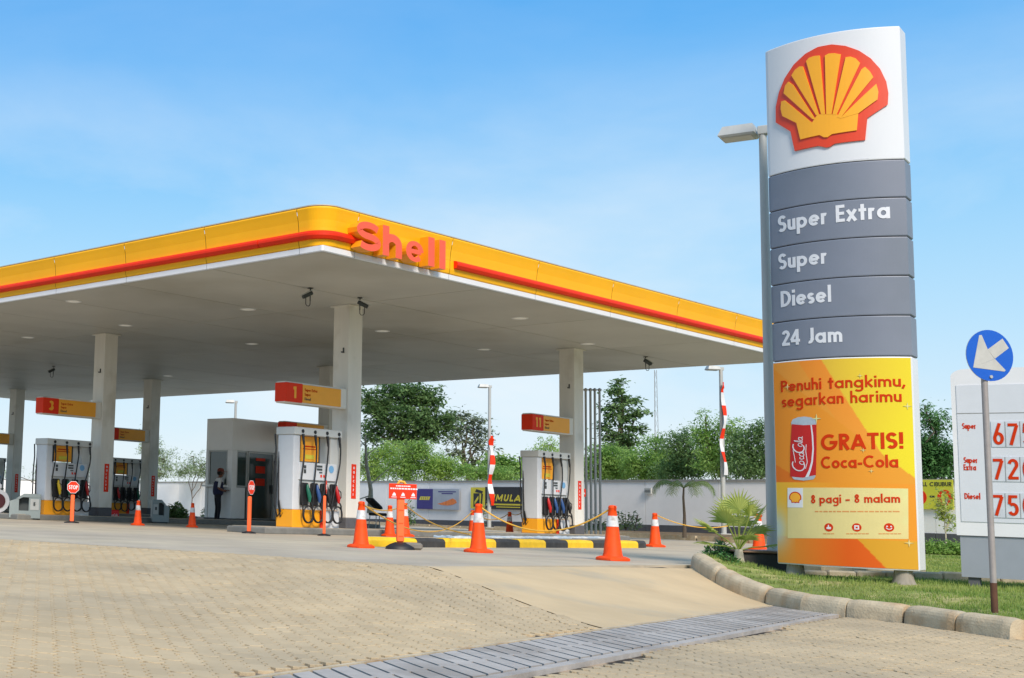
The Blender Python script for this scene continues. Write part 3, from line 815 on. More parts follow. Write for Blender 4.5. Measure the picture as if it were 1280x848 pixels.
for k, (u, v, a, lb) in enumerate(((388, 360, 200, 'dark CCTV camera on a drop bracket nearest the canopy corner'), (450, 372, -20, 'dark CCTV camera beside the top of the front column'), (67, 458, 200, 'dark CCTV camera hanging far left above the pump 3 sign'), (807, 446, 10, 'dark CCTV camera hanging near the right end of the canopy'))):
    x, y = G(u, v, HS); t = thing('cctv_camera', lb, 'camera', (x, y, HS), math.radians(a), 'CCTV cameras under the canopy')
    mb = MB(); mb.tube([(0, 0, 0), (0, 0, -.30)], .014, m_boxdark); mb.box((0, 0, -.01), (.1, .1, .02), m_boxdark); mb.build('bracket', t)
    mb = MB(); r_ = Matrix.Rotation(math.radians(28), 3, 'Y'); mb.box((.07, 0, -.17), (.26, .10, .09), m_boxdark, bevel=.015, rot=r_)
    mb.box((.10, 0, -.125), (.30, .12, .015), m_metal, rot=r_); mb.build('housing', t)
    mb = MB(); mb.tube([(0, 0, -.28), (-.0, 0, -.38), (.03, 0, -.42), (.08, 0, -.42), (.11, 0, -.38), (.11, 0, -.22)], .009, m_black, 6); mb.build('cable', t)

# ------------------------------------------------------------------ islands, columns, signs, pumps
ROWS = [4.05, 13.4, 22.75, 32.1]
rown = ['first row, nearest the camera', 'second row', 'third row', 'fourth row, farthest back']
for k, l in enumerate(ROWS):
    t = thing('pump_island', 'low grey concrete pump island under the ' + ['pumps 1 and 11, nearest the camera', 'pump 3 behind the stop post', 'far pumps of the third row', 'farthest left pumps'][k], 'island', RL(1.6, l), PHI, 'concrete islands under the pumps')
    mb = MB(); mb.box((8.4, 0, .06), (15.6, 1.22, .16), mat('island_edge', '74746F', .8, var=.15), bevel=.03); mb.build('kerb_edge', t)
    mb = MB(); mb.box((8.4, 0, .143), (15.4, 1.04, .014), m_conc); mb.build('top_slab', t)
def redplate(parent, x, y, face):
    mb = MB(); mb.box((x, y, 1.27), (.17, .012, .82), m_redsig)
    fn = lambda a, b, d: (x - .05 + a, y - .006 - d, b)
    rr = random.Random(1)
    for q in range(7):
        z = .93 + q * .105
        text(mb, rr.choice('LICO7'), fn, .02, z, .06, m_white, wt=.26, depth=.003)
    return mb.build('red_plate', parent)
for ci, (r, lab) in enumerate(((5.57, 'left'), (15.62, 'right'))):
    for k, l in enumerate(ROWS):
        nm = {(0, 0): 'tallest white square canopy column, right beside pump 1', (1, 0): 'white square canopy column right of pump 11', (0, 1): 'white square canopy column between pump 3 and the red crate', (1, 1): 'white square canopy column hidden behind the column by pump 1',
              (0, 2): 'white canopy column outside the left edge in the third row', (1, 2): 'white square canopy column right of the small far pump', (0, 3): 'white canopy column outside the left edge in the fourth row', (1, 3): 'leftmost white square canopy column with a red plate'}[(ci, k)]
        if ci == 0 and k >= 2: continue
        t = thing('canopy_column', nm, 'column', RL(r, l), PHI, 'square columns holding the canopy')
        mb = MB(); mb.box((0, 0, 2.955), (.50, .50, 5.13), m_offw, bevel=.02); mb.build('shaft', t)
        mb = MB(); mb.box((0, 0, .27), (.515, .515, .26), m_plinth, bevel=.02); mb.build('plinth', t)
        mb = MB(); mb.box((0, 0, HS - .02), (.62, .62, .03), m_offw); mb.build('collar', t)
        redplate(t, 0, -.252, 0)
        mb = MB(); mb.box((-.26, -.09, 4.42), (.03, .03, .12), m_boxdark); mb.box((-.29, -.09, 4.37), (.10, .03, .03), m_boxdark); mb.build('hook', t)
def arm_sign(r, l, num, label):
    t = thing('pump_number_sign', label, 'sign', RL(r - .28, l - .04, 2.98), PHI, 'red and yellow pump number signs on the columns')
    mb = MB(); mb.box((-1.05, -.02, .25), (2.16, .30, .50), m_offw, bevel=.015); mb.build('sign_body', t)
    mb = MB(); mb.box((-1.86, -.03, .25), (.56, .36, .44), m_redsig, bevel=.01)
    fn = lambda a, b, d: (-2.06 + a, -.21 - d, .10 + b)
    w_ = {'1': .10, '11': .25, '3': .18}.get(num, .18)
    if num: text(mb, num, lambda a, b, d: (-1.85 - w_ / 2 + a, -.21 - d, .12 + b), 0, 0, .27, m_pumpyel, width=w_, wt=.24, gap=.25)
    mb.build('number_panel', t)
    mb = MB(); mb.box((-.89, -.03, .25), (1.36, .335, .42), m_pumpyel, bevel=.008)
    for q, s_ in enumerate(('Super Extra', 'Super', 'Diesel')):
        text(mb, s_, lambda a, b, d: (-1.50 + a, -.1975 - d, .31 - q * .105 + b), 0, 0, .065, m_bark if q == 2 else m_redtext, wt=.16)
    mb.build('fuel_panel', t)
arm_sign(5.57, 4.05, '1', 'red and yellow pump sign with number 1 on the tallest column')
arm_sign(15.62, 4.05, '11', 'red and yellow pump sign with number 11 on the right column')
arm_sign(5.57, 13.4, '3', 'red and yellow pump sign with number 3 on the left column')
arm_sign(15.62, 22.75, '', 'small yellow pump sign between the two left columns')
arm_sign(15.62, 32.1, '', 'yellow pump sign cut off by the left edge of the photo')
arm_sign(15.62, 13.4, '', 'yellow pump sign hidden behind pump sign number 1')

def pump(r, l, label, cols, sc_z=1.0, hoses=(0, 1, 2, 3)):
    t = thing('fuel_pump', label, 'fuel pump', RL(r, l, .15), PHI, 'tall white fuel pumps with four hoses')
    W_, D_, H_ = 1.60, .50, 2.28 * sc_z
    mb = MB(); mb.box((0, 0, .20), (W_, D_, .40), m_pumpyel, bevel=.01)
    mb.box((.20, -D_ / 2 - .003, .20), (.14, .012, .40), m_redsig); mb.box((.535, -D_ / 2 - .004, .20), (.51, .014, .395), m_pumpside); mb.build('base_panel', t)
    mb = MB(); mb.box((-.69, 0, (H_ - .18 + .40) / 2), (.20, D_, H_ - .18 - .40), m_pumpside, bevel=.012)
    mb.box((-.795, 0, (H_ + .22) / 2), (.012, D_ - .03, H_ - .18 - .42), m_pumpside); mb.build('side_pillar', t)
    mb = MB(); mb.box((.63, 0, (H_ - .18 + .40) / 2), (.30, D_ - .04, H_ - .18 - .40), m_pump, bevel=.012); mb.build('side_pillar', t)
    mb = MB(); mb.box((-.055, 0, .74), (1.07, D_ - .05, .68), m_pump, bevel=.01); mb.build('nozzle_housing', t)
    mb = MB(); mb.box((0, 0, H_ - .09), (1.64, D_ + .08, .18), m_pump, bevel=.012)
    for q in range(4): 
        x = -.55 + q * .42
        for yy in (-1, 1):
            mb.tube([(x, yy * (D_ / 2 + .03), H_ - .09), (x, yy * (D_ / 2 + .055), H_ - .09)], .042, m_black, 12)
    mb.build('hose_mast', t)
    mb = MB(); mb.box((0.02, 0, 1.28), (1.30, D_ + .05, .40), m_pumpside, bevel=.012)
    y = -D_ / 2 - .027
    mb.build('display_head', t)
    for cx, cz, w_, h_ in ((-.44, 1.38, .07, .07), (-.44, 1.28, .07, .09), (.06, 1.41, .18, .045), (.06, 1.34, .18, .045), (.10, 1.27, .10, .03)):
        mb = MB(); mb.box((cx, y - .003, cz), (w_, .012, h_), m_boxdark); mb.build('display_window', t)
    mb = MB(); mb.tube([(.47, y, 1.36), (.47, y - .008, 1.36)], .085, m_bluest, 18); mb.build('round_sticker', t)
    mb = MB(); mb.box((.12, y - .002, 1.19), (.05, .008, .06), m_redsig); mb.build('price_label', t); mb = MB(); mb.box((.22, y - .002, 1.19), (.05, .008, .06), m_redsig); mb.build('price_label', t)
    mb = MB(); mb.box((-.12, -.10, 1.80), (.62, .04, .58), m_pumpyel, bevel=.005)
    mb.box((-.12, -.125, 1.86), (.40, .006, .03), m_redtext); mb.box((-.12, -.125, 1.80), (.46, .006, .02), m_redtext); mb.box((-.12, -.125, 1.62), (.30, .006, .10), m_byel)
    for x in (-.46, .22): mb.box((x, -.10, 1.80), (.03, .05, .64), m_boxdark)
    mb.build('poster', t)
    for q in range(4):
        xh = -.43 + q * .335
        mb = MB(); mb.box((xh, -D_ / 2 - .012, .76), (.22, .07, .52), m_black, bevel=.02); mb.build('nozzle_holster', t)
        mb = MB(); c = cols[q]; yy = -D_ / 2 - .10
        mb.tube([(xh + .03, yy + .02, .98), (xh + .02, yy, .88), (xh + .06, yy - .02, .70), (xh + .07, yy - .02, .58)], [.02, .045, .05, .028], c, 8)
        mb.tube([(xh + .02, yy - .03, .90), (xh + .12, yy - .04, .84), (xh + .14, yy - .03, .72), (xh + .08, yy - .02, .64)], .013, m_black, 6)
        mb.build('nozzle', t)
        # hose: from the mast down, a loop and a half, up to the nozzle
        yh = -D_ / 2 - .09; x0 = -.55 + q * .42; cx = xh + .03; rr = .165; pts = []
        rj = random.Random(q * 7 + int(r * 3)); cz = .30 + rj.uniform(-.02, .03)
        pts += [(x0, yh + .04, H_ - .20), (x0, yh, H_ - .34), (x0 + rj.uniform(-.05, .02), yh, 1.5), (x0 + (cx - rr - x0) * .55 + (-.03 if q else -.1), yh - .02, .95), (cx - rr - .015, yh - .02, .52)]
        for a in range(180, 180 + 360 + 150, 24):
            th = math.radians(a); pts.append((cx + rr * math.cos(th), yh - .02 - .03 * (a - 180) / 510, cz + rr * 1.15 * math.sin(th)))
        pts += [(cx + .10, yh - .05, .52), (xh + .07, yh - .03, .60)]
        # smooth
        S = []
        for i in range(len(pts) - 1):
            p0 = Vector(pts[max(i - 1, 0)]); p1 = Vector(pts[i]); p2 = Vector(pts[i + 1]); p3 = Vector(pts[min(i + 2, len(pts) - 1)])
            for tt in (0, .5): S.append(.5 * ((2 * p1) + (-p0 + p2) * tt + (2 * p0 - 5 * p1 + 4 * p2 - p3) * tt ** 2 + (-p0 + 3 * p1 - 3 * p2 + p3) * tt ** 3))
        S.append(Vector(pts[-1]))
        mb = MB(); mb.tube(S, .019, m_black, 6)
        mb.tube([(x0, yh + .04, H_ - .16), (x0, yh + .01, H_ - .40)], [.034, .022], m_black, 8); mb.build('hose', t)
    for q in (0, 1):
        x = -.82 + q * .06; yy = .16 - q * .05
        S = [(x, yy + .16, H_ - .16), (x - .02, yy + .1, H_ - .5), (x - .06, yy + .08, 1.2), (x - .07, yy + .05, .5), (x - .04, yy, .22), (x - .02, yy - .08, .35), (x - .02, yy - .02, .6)]
        mb = MB(); mb.tube(S, .019, m_black, 6); mb.build('hose', t)
    return t
pump(4.06, 3.88, 'white fuel pump 1 with green and blue nozzles, left of the tallest column', [m_green, m_nblue, m_black, m_nred])
pump(13.98, 3.88, 'white fuel pump 11 with red and black nozzles, left of the right column', [m_nred, m_nblue, m_nblue, m_black])
pump(4.04, 13.25, 'white fuel pump 3 behind the stop post on the left', [m_nyel, m_green, m_black, m_nred], .94)
pump(14.03, 22.6, 'smallest white fuel pump, behind the red crate', [m_nred, m_black, m_black, m_green], .94)
pump(14.1, 32.0, 'white fuel pump cut off by the left edge of the photo', [m_nred, m_black, m_black, m_green], .97)
pump(13.98, 13.25, 'white fuel pump mostly hidden behind pump 1', [m_nred, m_black, m_black, m_green], .94)

# ------------------------------------------------------------------ price tower
TP0 = Vector((8.464, 17.2)); TP1 = Vector((9.672, 16.1)); TWD = (TP1 - TP0).length; TANG = math.atan2((TP1 - TP0).y, (TP1 - TP0).x)
TX = (TP1 - TP0).normalized(); TN = Vector((-TX.y, TX.x))
TC = (TP0 + TP1) / 2; TH = 7.035; BUL = .25; TD = .30
def tfront(s):    # s 0..TWD along the face -> local (x, y) of the front surface
    x = s - TWD / 2; q = 2 * x / TWD; return x, -BUL * (1 - q * q)
def tmap(s, z, d):
    x, y = tfront(s); q = 2 * x / TWD; nx, ny = -2 * q * BUL * 2 / TWD * -1, -1.
    nx = -(-BUL * -1) * 0 + (2 * q * BUL * 2 / TWD) ; L = math.hypot(nx, 1); return (x + nx / L * d, y - 1 / L * d, z)
def tsz(u, v):    # photo point -> (s, z) on the tower face
    d = ray(u, v); sgo = None
    Y = 16.6
    for _ in range(30):
        q = d * (Y / d[1]); P = Vector((q[0], q[1])) - TC; x = P.dot(TX); y = P.dot(TN)
        ex = -BUL * (1 - (2 * x / TWD) ** 2); dy = y - ex; Y -= dy * .9
    return x + TWD / 2, q[2] + CAMH
tower = thing('price_tower', 'tall curved pylon sign with yellow shell emblem, grey fuel panels and orange soft drink poster', 'pylon sign', (TC.x, TC.y, 0), TANG)
def tpanel(name, z0, z1, m, ins=0.0, mside=None, n=44, dd=0.):
    pts = [tfront(ins + (TWD - 2 * ins) * i / n) for i in range(n + 1)]
    pts = [(x, y + dd) for x, y in pts]
    pts[0] = (pts[0][0], pts[0][1] + .01)
    back = [(TWD / 2 - ins, TD), (TWD / 2 - .25, TD + .13), (0, TD + .2), (-TWD / 2 + .25, TD + .13), (-TWD / 2 + ins, TD)]
    P = pts + back; mb = MB(); N_ = len(P)
    # bevelled top and bottom lips
    def ring(z, sc_): return [(p[0] * (1 - sc_), p[1] * (1 - sc_) + .02 * sc_, z) for p in P]
    R_ = [ring(z0, .012), ring(z0 + .012, 0), ring(z1 - .012, 0), ring(z1, .012)]
    vs = [v for r in R_ for v in r]; fs = [tuple(range(N_ - 1, -1, -1)), tuple(3 * N_ + i for i in range(N_))]
    fr = []; sd_ = []
    for k in range(3):
        for i in range(N_):
            f = (k * N_ + i, k * N_ + (i + 1) % N_, (k + 1) * N_ + (i + 1) % N_, (k + 1) * N_ + i)
            (fr if i < n else sd_).append(f)
    mb.add(vs, fs, mside or m)
    mb.add(vs, fr, m, False); mb.add(vs, sd_, mside or m)
    return mb.build(name, tower)
ZB = [.085, 2.73, 3.25, 3.757, 4.262, 4.767, 5.262]
top = tpanel('emblem_panel', ZB[6] + .012, TH, m_tower_white)
gp = [tpanel('grey_panel', ZB[k] + (.012), ZB[k + 1] - .0, m_grey) for k in range(1, 6)]
mb = MB(); mb.prism([(-TWD / 2 + .03, .02), (-.3, -.2), (0, -.22), (.3, -.2), (TWD / 2 - .03, .02), (TWD / 2 - .03, TD - .02), (-TWD / 2 + .03, TD - .02)], .10, TH - .05, m_dark); mb.build('inner_frame', tower)
# poster panel: printed sheet with its art as colours on a fine mesh
pp = tpanel('poster_panel', ZB[0], ZB[1], m_tower_white)
m_art = bpy.data.materials.new('poster_print'); m_art.use_nodes = True; t_ = m_art.node_tree; b_ = t_.nodes['Principled BSDF']
at_ = N(t_, 'ShaderNodeAttribute', attribute_name='print'); t_.links.new(at_.outputs['Color'], b_.inputs['Base Color']); b_.inputs['Roughness'].default_value = .7; b_.inputs['Specular IOR Level'].default_value = .25
def px(u, v): return tsz(u, v)
def half(p, a, b): return (b[0] - a[0]) * (p[1] - a[1]) - (b[1] - a[1]) * (p[0] - a[0])
AA = [px(1000, 455), px(1060, 575)]; 
art_edges = dict(d1=(px(1001, 450), px(1012, 482)), e1=(px(1030, 508), px(1065, 545)), e2=(px(1065, 545), px(1143, 600)), f1=(px(1085, 664), px(1112, 708)), g1=(px(970, 582), px(1016, 612)))
LA, LA2, LB, LB2, LC, LC2 = px(1030, 455), px(1092, 552), px(1052, 530), px(1144, 598), px(1000, 455), px(1052, 535)
def mixc(a, b, t): t = max(0, min(1, t)); return tuple(x + (y - x) * t for x, y in zip(a, b))
def artcol(s, z):
    x = s / TWD; y = (ZB[1] - z) / (ZB[1] - ZB[0])       # 0 top .. 1 bottom
    p = (s, z)
    c = mixc((.92, .60, .22), (.88, .60, .20), x)
    if half(p, LA, LA2) > 0 and half(p, LB, LB2) > 0: c = mixc((.88, .72, .24), (.90, .83, .16), max((x - .35) * 1.3, 0) + max(0, .25 - abs(y - .42)) * 1.2)
    elif half(p, LC, LC2) > 0 and half(p, LB, LB2) > 0: c = mixc((.93, .56, .18), (.90, .62, .22), y * 1.5)
    elif half(p, LB, LB2) <= 0 and y < .63: c = mixc((.92, .56, .16), (.88, .60, .18), x)
    if y > .51 + x * .35 and y < .62 and x < .32: c = (.90, .47, .12)
    if y >= .60: c = mixc((.95, .74, .22), (.90, .58, .16), x * 2)
    if y > .865:
        c = mixc((.93, .62, .22), (.85, .36, .06), (x - .02) * 1.9)
        if x > .62 + (y - .865) * 1.35: c = mixc((.82, .58, .14), (.84, .62, .16), x)
    if y > .60 and x < .16:
        k = math.exp(-((x / .11) ** 2 + ((y - .83) / .10) ** 2)); c = mixc(c, (.74, .80, .76), k)
    return c
nx, ny = 150, 240; mb = MB(); vs = []; cols = []
for j in range(ny + 1):
    for i in range(nx + 1):
        s = .012 + (TWD - .03) * i / nx; z = ZB[0] + .015 + (ZB[1] - ZB[0] - .03) * j / ny; vs.append(tmap(s, z, .005)); cols.append(artcol(s, z))
mb.add(vs, [(j * (nx + 1) + i, j * (nx + 1) + i + 1, (j + 1) * (nx + 1) + i + 1, (j + 1) * (nx + 1) + i) for j in range(ny) for i in range(nx)], m_art, True)
art = mb.build('poster_print', tower)
ca = art.data.color_attributes.new('print', 'FLOAT_COLOR', 'POINT')
for i, c in enumerate(cols): ca.data[i].color = (*lin(tuple(min(1, q * .95) for q in c)), 1)
# legs
for x in (-.62, .62):
    mb = MB(); mb.tube([(x, .06, -.16), (x, .06, -.02), (x, .06, .10)], [.17, .115, .10], mat('foot_concrete', '8E877A', .9, var=.25, scale=14, streak=True), 12); mb.box((x, .08, .06), (.14, .2, .10), m_metal); mb.build('foot', tower)
def twrite(s_, u0, v0, u1, v1, m, wt=.17, cap_px=None, parent=tower, name='lettering', X=.66, base=.001):
    a = tsz(u0, v0); b = tsz(u1, v1)
    mb = MB(); sl = (b[1] - a[1]) / (b[0] - a[0])
    cap = cap_px * 16.6 / F_
    fn = lambda p, q, d: tmap(p, q + sl * (p - a[0]), d)
    text(mb, s_, fn, a[0], a[1], cap, m, width=b[0] - a[0], wt=wt, depth=.003, base=base, X=X)
    return mb.build(name, parent)
twrite('Super Extra', 973, 291.5, 1113, 273, m_text, .185, 22, gp[3])
twrite('Super', 973.5, 338, 1034, 329.5, m_text, .185, 21, gp[2])
twrite('Diesel', 976.5, 384.5, 1039, 377.5, m_text, .185, 21, gp[1])
twrite('24 Jam', 978, 433, 1053, 427.5, m_text, .185, 20, gp[0])
twrite('Penuhi tangkimu,', 977, 490.5, 1131, 483.5, m_redtext, .155, 14.5, art, base=.0065)
twrite('segarkan harimu', 978, 509.5, 1127, 502.5, m_redtext, .155, 14.5, art, base=.0065)
twrite('GRATIS!', 1027, 563.5, 1129, 561, m_redtext, .19, 20, art, base=.0065)
twrite('Coca-Cola', 1027, 586, 1123, 584.5, m_redtext, .18, 15, art, base=.0065)
def tpoly(mb, pts, m, d0=.0, d1=.004, sub=.05, side=None):
    """polygon given in (s,z), cut into vertical strips so that it follows the curve"""
    s0 = min(p[0] for p in pts); s1 = max(p[0] for p in pts); k = max(1, int((s1 - s0) / sub))
    def clip(P, x, keep_less):
        o = []
        for a, b in zip(P, P[1:] + P[:1]):
            ia = (a[0] <= x) if keep_less else (a[0] >= x); ib = (b[0] <= x) if keep_less else (b[0] >= x)
            if ia: o.append(a)
            if ia != ib: t = (x - a[0]) / (b[0] - a[0]); o.append((x, a[1] + (b[1] - a[1]) * t))
        return o
    for i in range(k):
        P = clip(clip(list(pts), s0 + (s1 - s0) * (i + 1) / k, True), s0 + (s1 - s0) * i / k, False)
        if len(P) < 3: continue
        mb.add([tmap(a, b, d1) for a, b in P], [tuple(range(len(P)))], m)
    n = len(pts)
    Q = []
    for a, b in zip(pts, pts[1:] + pts[:1]):
        kk = max(1, int(abs(b[0] - a[0]) / sub))
        for i in range(kk): Q.append((a[0] + (b[0] - a[0]) * i / kk, a[1] + (b[1] - a[1]) * i / kk))
    n = len(Q)
    mb.add([tmap(a, b, d0) for a, b in Q] + [tmap(a, b, d1) for a, b in Q], [(i, (i + 1) % n, n + (i + 1) % n, n + i) for i in range(n)], side or m)
# light box on the poster
m_pale = mat('poster_pale', 'D3C483', .45, var=.03, col2='CFCE8C', c2scale=1.2)
mb = MB(); c4 = [px(985, 673), px(1135.5, 674), px(1135, 611), px(985, 610)]
tpoly(mb, c4, m_pale, .004, .0065); lightbox = mb.build('info_box', art)
twrite('8 pagi \u2013 8 malam', 1014.5, 629.5, 1125, 628.5, m_redtext, .17, 10.5, art, base=.0075)
mb = MB(); tpoly(mb, [px(985, 634.5), px(1004, 634.7), px(1004, 610.5), px(985, 610.3)], m_tower_white, .0065, .0085); mb.build('emblem_square', art)
m_fade = mat('faded_red_print', 'C98A4A', .5)
mb = MB(); rr = random.Random(4); u = 1019
while u < 1122:
    w_ = rr.uniform(3, 9); tpoly(mb, [px(u, 640.4), px(u + w_, 640.5), px(u + w_, 638.9), px(u, 638.8)], m_fade, .0066, .0082); u += w_ + 1.3
stuff(mb.build('small_print', art))
for cu, lbl in ((1036.2, 0), (1071, 1), (1111.2, 2)):
    mb = MB(); c = px(cu, 659.5); r_ = .052
    tpoly(mb, [(c[0] + r_ * math.cos(a), c[1] + r_ * math.sin(a)) for a in np.linspace(0, 2 * PI, 20)[:-1]], m_redtext, .0065, .009)
    if lbl == 0:
        tpoly(mb, [(c[0] - .025, c[1] - .02), (c[0] + .025, c[1] - .022), (c[0] + .028, c[1] + .005), (c[0] + .002, c[1] + .008), (c[0] + .006, c[1] + .032), (c[0] - .006, c[1] + .03), (c[0] - .012, c[1] + .004), (c[0] - .025, c[1] + .002)], m_tower_white, .009, .0105)
    elif lbl == 1:
        tpoly(mb, [(c[0] - .026, c[1] - .026), (c[0] + .026, c[1] - .026), (c[0] + .026, c[1] + .026), (c[0] - .026, c[1] + .026)], m_tower_white, .009, .0105)
        tpoly(mb, [(c[0] - .012, c[1] - .012), (c[0] + .012, c[1] - .012), (c[0] + .012, c[1] + .01), (c[0] - .012, c[1] + .01)], m_redtext, .0105, .0115)
    else:
        for q in (-.02, .02): tpoly(mb, [(c[0] + q + .009 * math.cos(a), c[1] + .012 + .009 * math.sin(a)) for a in np.linspace(0, 2 * PI, 9)[:-1]], m_tower_white, .009, .0105)
        ribbon(mb, [(c[0] + .03 * math.cos(a), c[1] + .004 + .028 * math.sin(a)) for a in np.linspace(PI * 1.1, PI * 1.9, 8)], .009, tmap, .009, .0106, m_tower_white)
    mb.build('icon', art)
    mb = MB(); u = cu - (7 if lbl == 0 else 13)
    while u < cu + (7 if lbl == 0 else 13): tpoly(mb, [px(u, 668), px(u + 4, 668), px(u + 4, 666.8), px(u, 666.8)], m_fade, .0066, .0082); u += 4.8
    stuff(mb.build('small_print', art))
def pecten(mb, cx, cz, S, m_r, m_y, d0, d1, d2, simple=False):
    """scallop emblem in a unit box: red outline shape with seven yellow ribs"""
    def xf(p): return (cx + p[0] * S, cz + p[1] * S)
    arc_ = [(.5 * math.cos(math.radians(a)) * 1.0, .02 + .46 * math.sin(math.radians(a))) for a in range(-12, 193, 8)]
    outer = arc_ + [(-.49, -.13), (-.345, -.215), (-.315, -.40), (-.10, -.375), (-.045, -.405), (0, -.415), (.045, -.405), (.10, -.375), (.315, -.40), (.345, -.215), (.49, -.13)]
    tpoly(mb, [xf(p) for p in outer], m_r, d0, d1)
    base = [(-.245, -.155), (-.16, -.08), (.16, -.08), (.245, -.155), (.285, -.215), (.262, -.335), (.08, -.315), (.035, -.345), (0, -.352), (-.035, -.345), (-.08, -.315), (-.262, -.335), (-.285, -.215)]
    if simple:
        inn = [(p[0] * .82, p[1] * .82) for p in outer]; tpoly(mb, [xf(p) for p in inn], m_y, d1, d2); return
    tpoly(mb, [xf(p) for p in base], m_y, d1, d2)
    hub = (0, -.27)
    for k in range(7):
        a = math.radians(90 + (k - 3) * 22.5); 
        rad = [.505, .585, .625, .665, .625, .585, .505][k]
        wv = math.radians(8.3 if k in (1, 2, 3, 4, 5) else 8.6)
        t0 = .165; w0 = math.radians(4.2)
        if k in (0, 6): rad = .53; t0 = .10
        def pt(aa, r_): return (hub[0] + r_ * math.cos(aa) * 1.02, hub[1] + r_ * math.sin(aa))
        if k in (0, 6):
            aa = a + (math.radians(3.5) if k == 0 else -math.radians(3.5))
            P = [pt(aa - wv, t0 * 1.3), pt(aa - wv * .95, rad * .93), pt(aa - wv * .5, rad), pt(aa + wv * .5, rad), pt(aa + wv * .95, rad * .93), pt(aa + wv, t0 * 1.3)]
        else:
            P = [pt(a - w0, t0), pt(a - wv, rad * .93), pt(a - wv * .75, rad * .985), pt(a - wv * .3, rad), pt(a + wv * .3, rad), pt(a + wv * .75, rad * .985), pt(a + wv, rad * .93), pt(a + w0, t0)]
        tpoly(mb, [xf(p) for p in P], m_y, d1, d2 + .0004 * k, side=m_letyel)
m_peyel = mat('emblem_yellow', 'F0A81E', .4, var=.02); m_pered = mat('emblem_red', 'D8401A', .4, var=.02)
ex = lambda L: [tsz(940 + x / 3.8545, 20 + y / 3.8545) for x, y in L]
e_out = [(120, 515), (120, 440), (135, 370), (162, 303), (205, 237), (260, 185), (320, 152), (385, 140), (450, 147), (515, 170), (570, 207), (615, 257), (645, 320), (655, 375), (652, 430), (555, 495), (545, 600), (400, 617), (378, 632), (360, 636), (342, 632), (322, 628), (210, 652), (190, 558)]
e_ribs = [[(150, 415), (166, 410), (296, 519), (222, 519), (155, 485), (147, 450)], [(161, 375), (168, 340), (183, 320), (205, 335), (312, 503), (296, 500)], [(198, 290), (214, 264), (236, 247), (251, 247), (327, 478), (314, 482)],
 [(267, 222), (280, 206), (305, 197), (331, 195), (356, 478), (338, 478)], [(355, 196), (372, 186), (398, 184), (430, 190), (386, 478), (362, 478)], [(452, 204), (475, 201), (500, 210), (520, 232), (410, 480), (391, 480)],
 [(527, 262), (543, 250), (566, 272), (582, 300), (428, 497), (412, 492)], [(577, 350), (596, 332), (606, 370), (602, 407), (512, 474), (424, 500)]]
e_base = [(220, 514), (296, 516), (320, 478), (412, 478), (430, 492), (512, 470), (505, 555), (388, 573), (368, 588), (350, 588), (330, 577), (240, 598)]
mb = MB(); tpoly(mb, ex(e_out), m_pered, .0, .022)
tpoly(mb, ex(e_base), m_peyel, .022, .038, side=m_letyel)
for k, r_ in enumerate(e_ribs): tpoly(mb, ex(r_), m_peyel, .022, .0384 + .0004 * k, side=m_letyel)
em = mb.build('shell_emblem', tower)
# bring it to the photo's height proportion
mb = MB(); c_ = px(994.6, 622.5); pecten(mb, c_[0], c_[1] + .0, .165, m_redtext, m_peyel, .0086, .0096, .0106, True); mb.build('small_emblem', art)
# soft drink can printed on the poster
mb = MB()
def cz(u, v): return px(u, v)
def flat(P, m, d1, d0=.006): tpoly(mb, [cz(*p) for p in P], m, d0, d1, sub=.03)
flat([(990, 596), (993, 599.5), (1005, 601), (1017, 599.5), (1019.5, 596.5), (1019.5, 590), (990, 590)], m_cansil, .0085)
flat([(989.5, 528.5), (991.5, 524.5), (998, 521.8), (1006, 521), (1014, 522), (1019.5, 524.5), (1021, 530), (1019, 535), (990.5, 535)], m_cansil, .0087)
flat([(988.3, 596), (1004, 597.4), (1020.2, 594), (1021, 560), (1020.8, 531), (1005, 531.8), (990.3, 530.5), (988.4, 560)], m_can, .0093)
flat([(1013.6, 531.6), (1015.2, 531.5), (1017, 545), (1017.8, 562), (1016.6, 578), (1014.2, 588), (1011.5, 596), (1007, 597), (1011.5, 588), (1014.6, 577), (1016, 561), (1015.2, 545)], m_tower_white, .0102)
can_ob = mb.build('can_picture', art)
mb = MB()
o_ = cz(1006.5, 588); ax = (cz(1000.5, 545)[0] - cz(1000.5, 588)[0], cz(1001, 545)[1] - cz(1001, 588)[1])
fn = lambda a, b, d: tmap(cz(1006.5, 588)[0] - b, o_[1] + a, d)
def script(pts, wd): ribbon(mb, pts, wd * .72, fn, .0095, .0118 + .0003 * len(mb.v) / 400, m_tower_white, maxstep=.02)
H_ = .42
# flowing script: C o c a - C o l a
def cc(x, s): return [(x + s * .5 + s * .55 * math.cos(math.radians(a)) + .10 * s * math.sin(math.radians(a)), s * .62 + s * .62 * math.sin(math.radians(a))) for a in range(60, 320, 20)]
script(cc(.0, .13), .018); script([(0.02, -.01), (.10, -.035), (.24, -.02), (.33, -.028)], .010)
for x in (.095, .20): script([(x + .022 * math.cos(a) + .005 * math.sin(a), .035 + .030 * math.sin(a)) for a in np.linspace(0, 2 * PI, 12)], .011)
script([(x_ + .15, .035 + y_) for x_, y_ in ((.022, .02), (.0, .026), (-.012, .0), (0, -.026), (.03, -.02))], .011)
script([(.226, .065), (.222, .01), (.238, .006)], .011)
script(cc(.235, .12), .018); 
script([(.325 + .02 * math.cos(a) + .005 * math.sin(a), .05 + .028 * math.sin(a)) for a in np.linspace(0, 2 * PI, 12)], .010)
script([(.355, .02), (.375, .12), (.385, .13), (.375, .06), (.362, .025), (.38, .02)], .009)
script([(.402 + .018 * math.cos(a) + .005 * math.sin(a), .045 + .026 * math.sin(a)) for a in np.linspace(0, 2 * PI, 12)], .010)
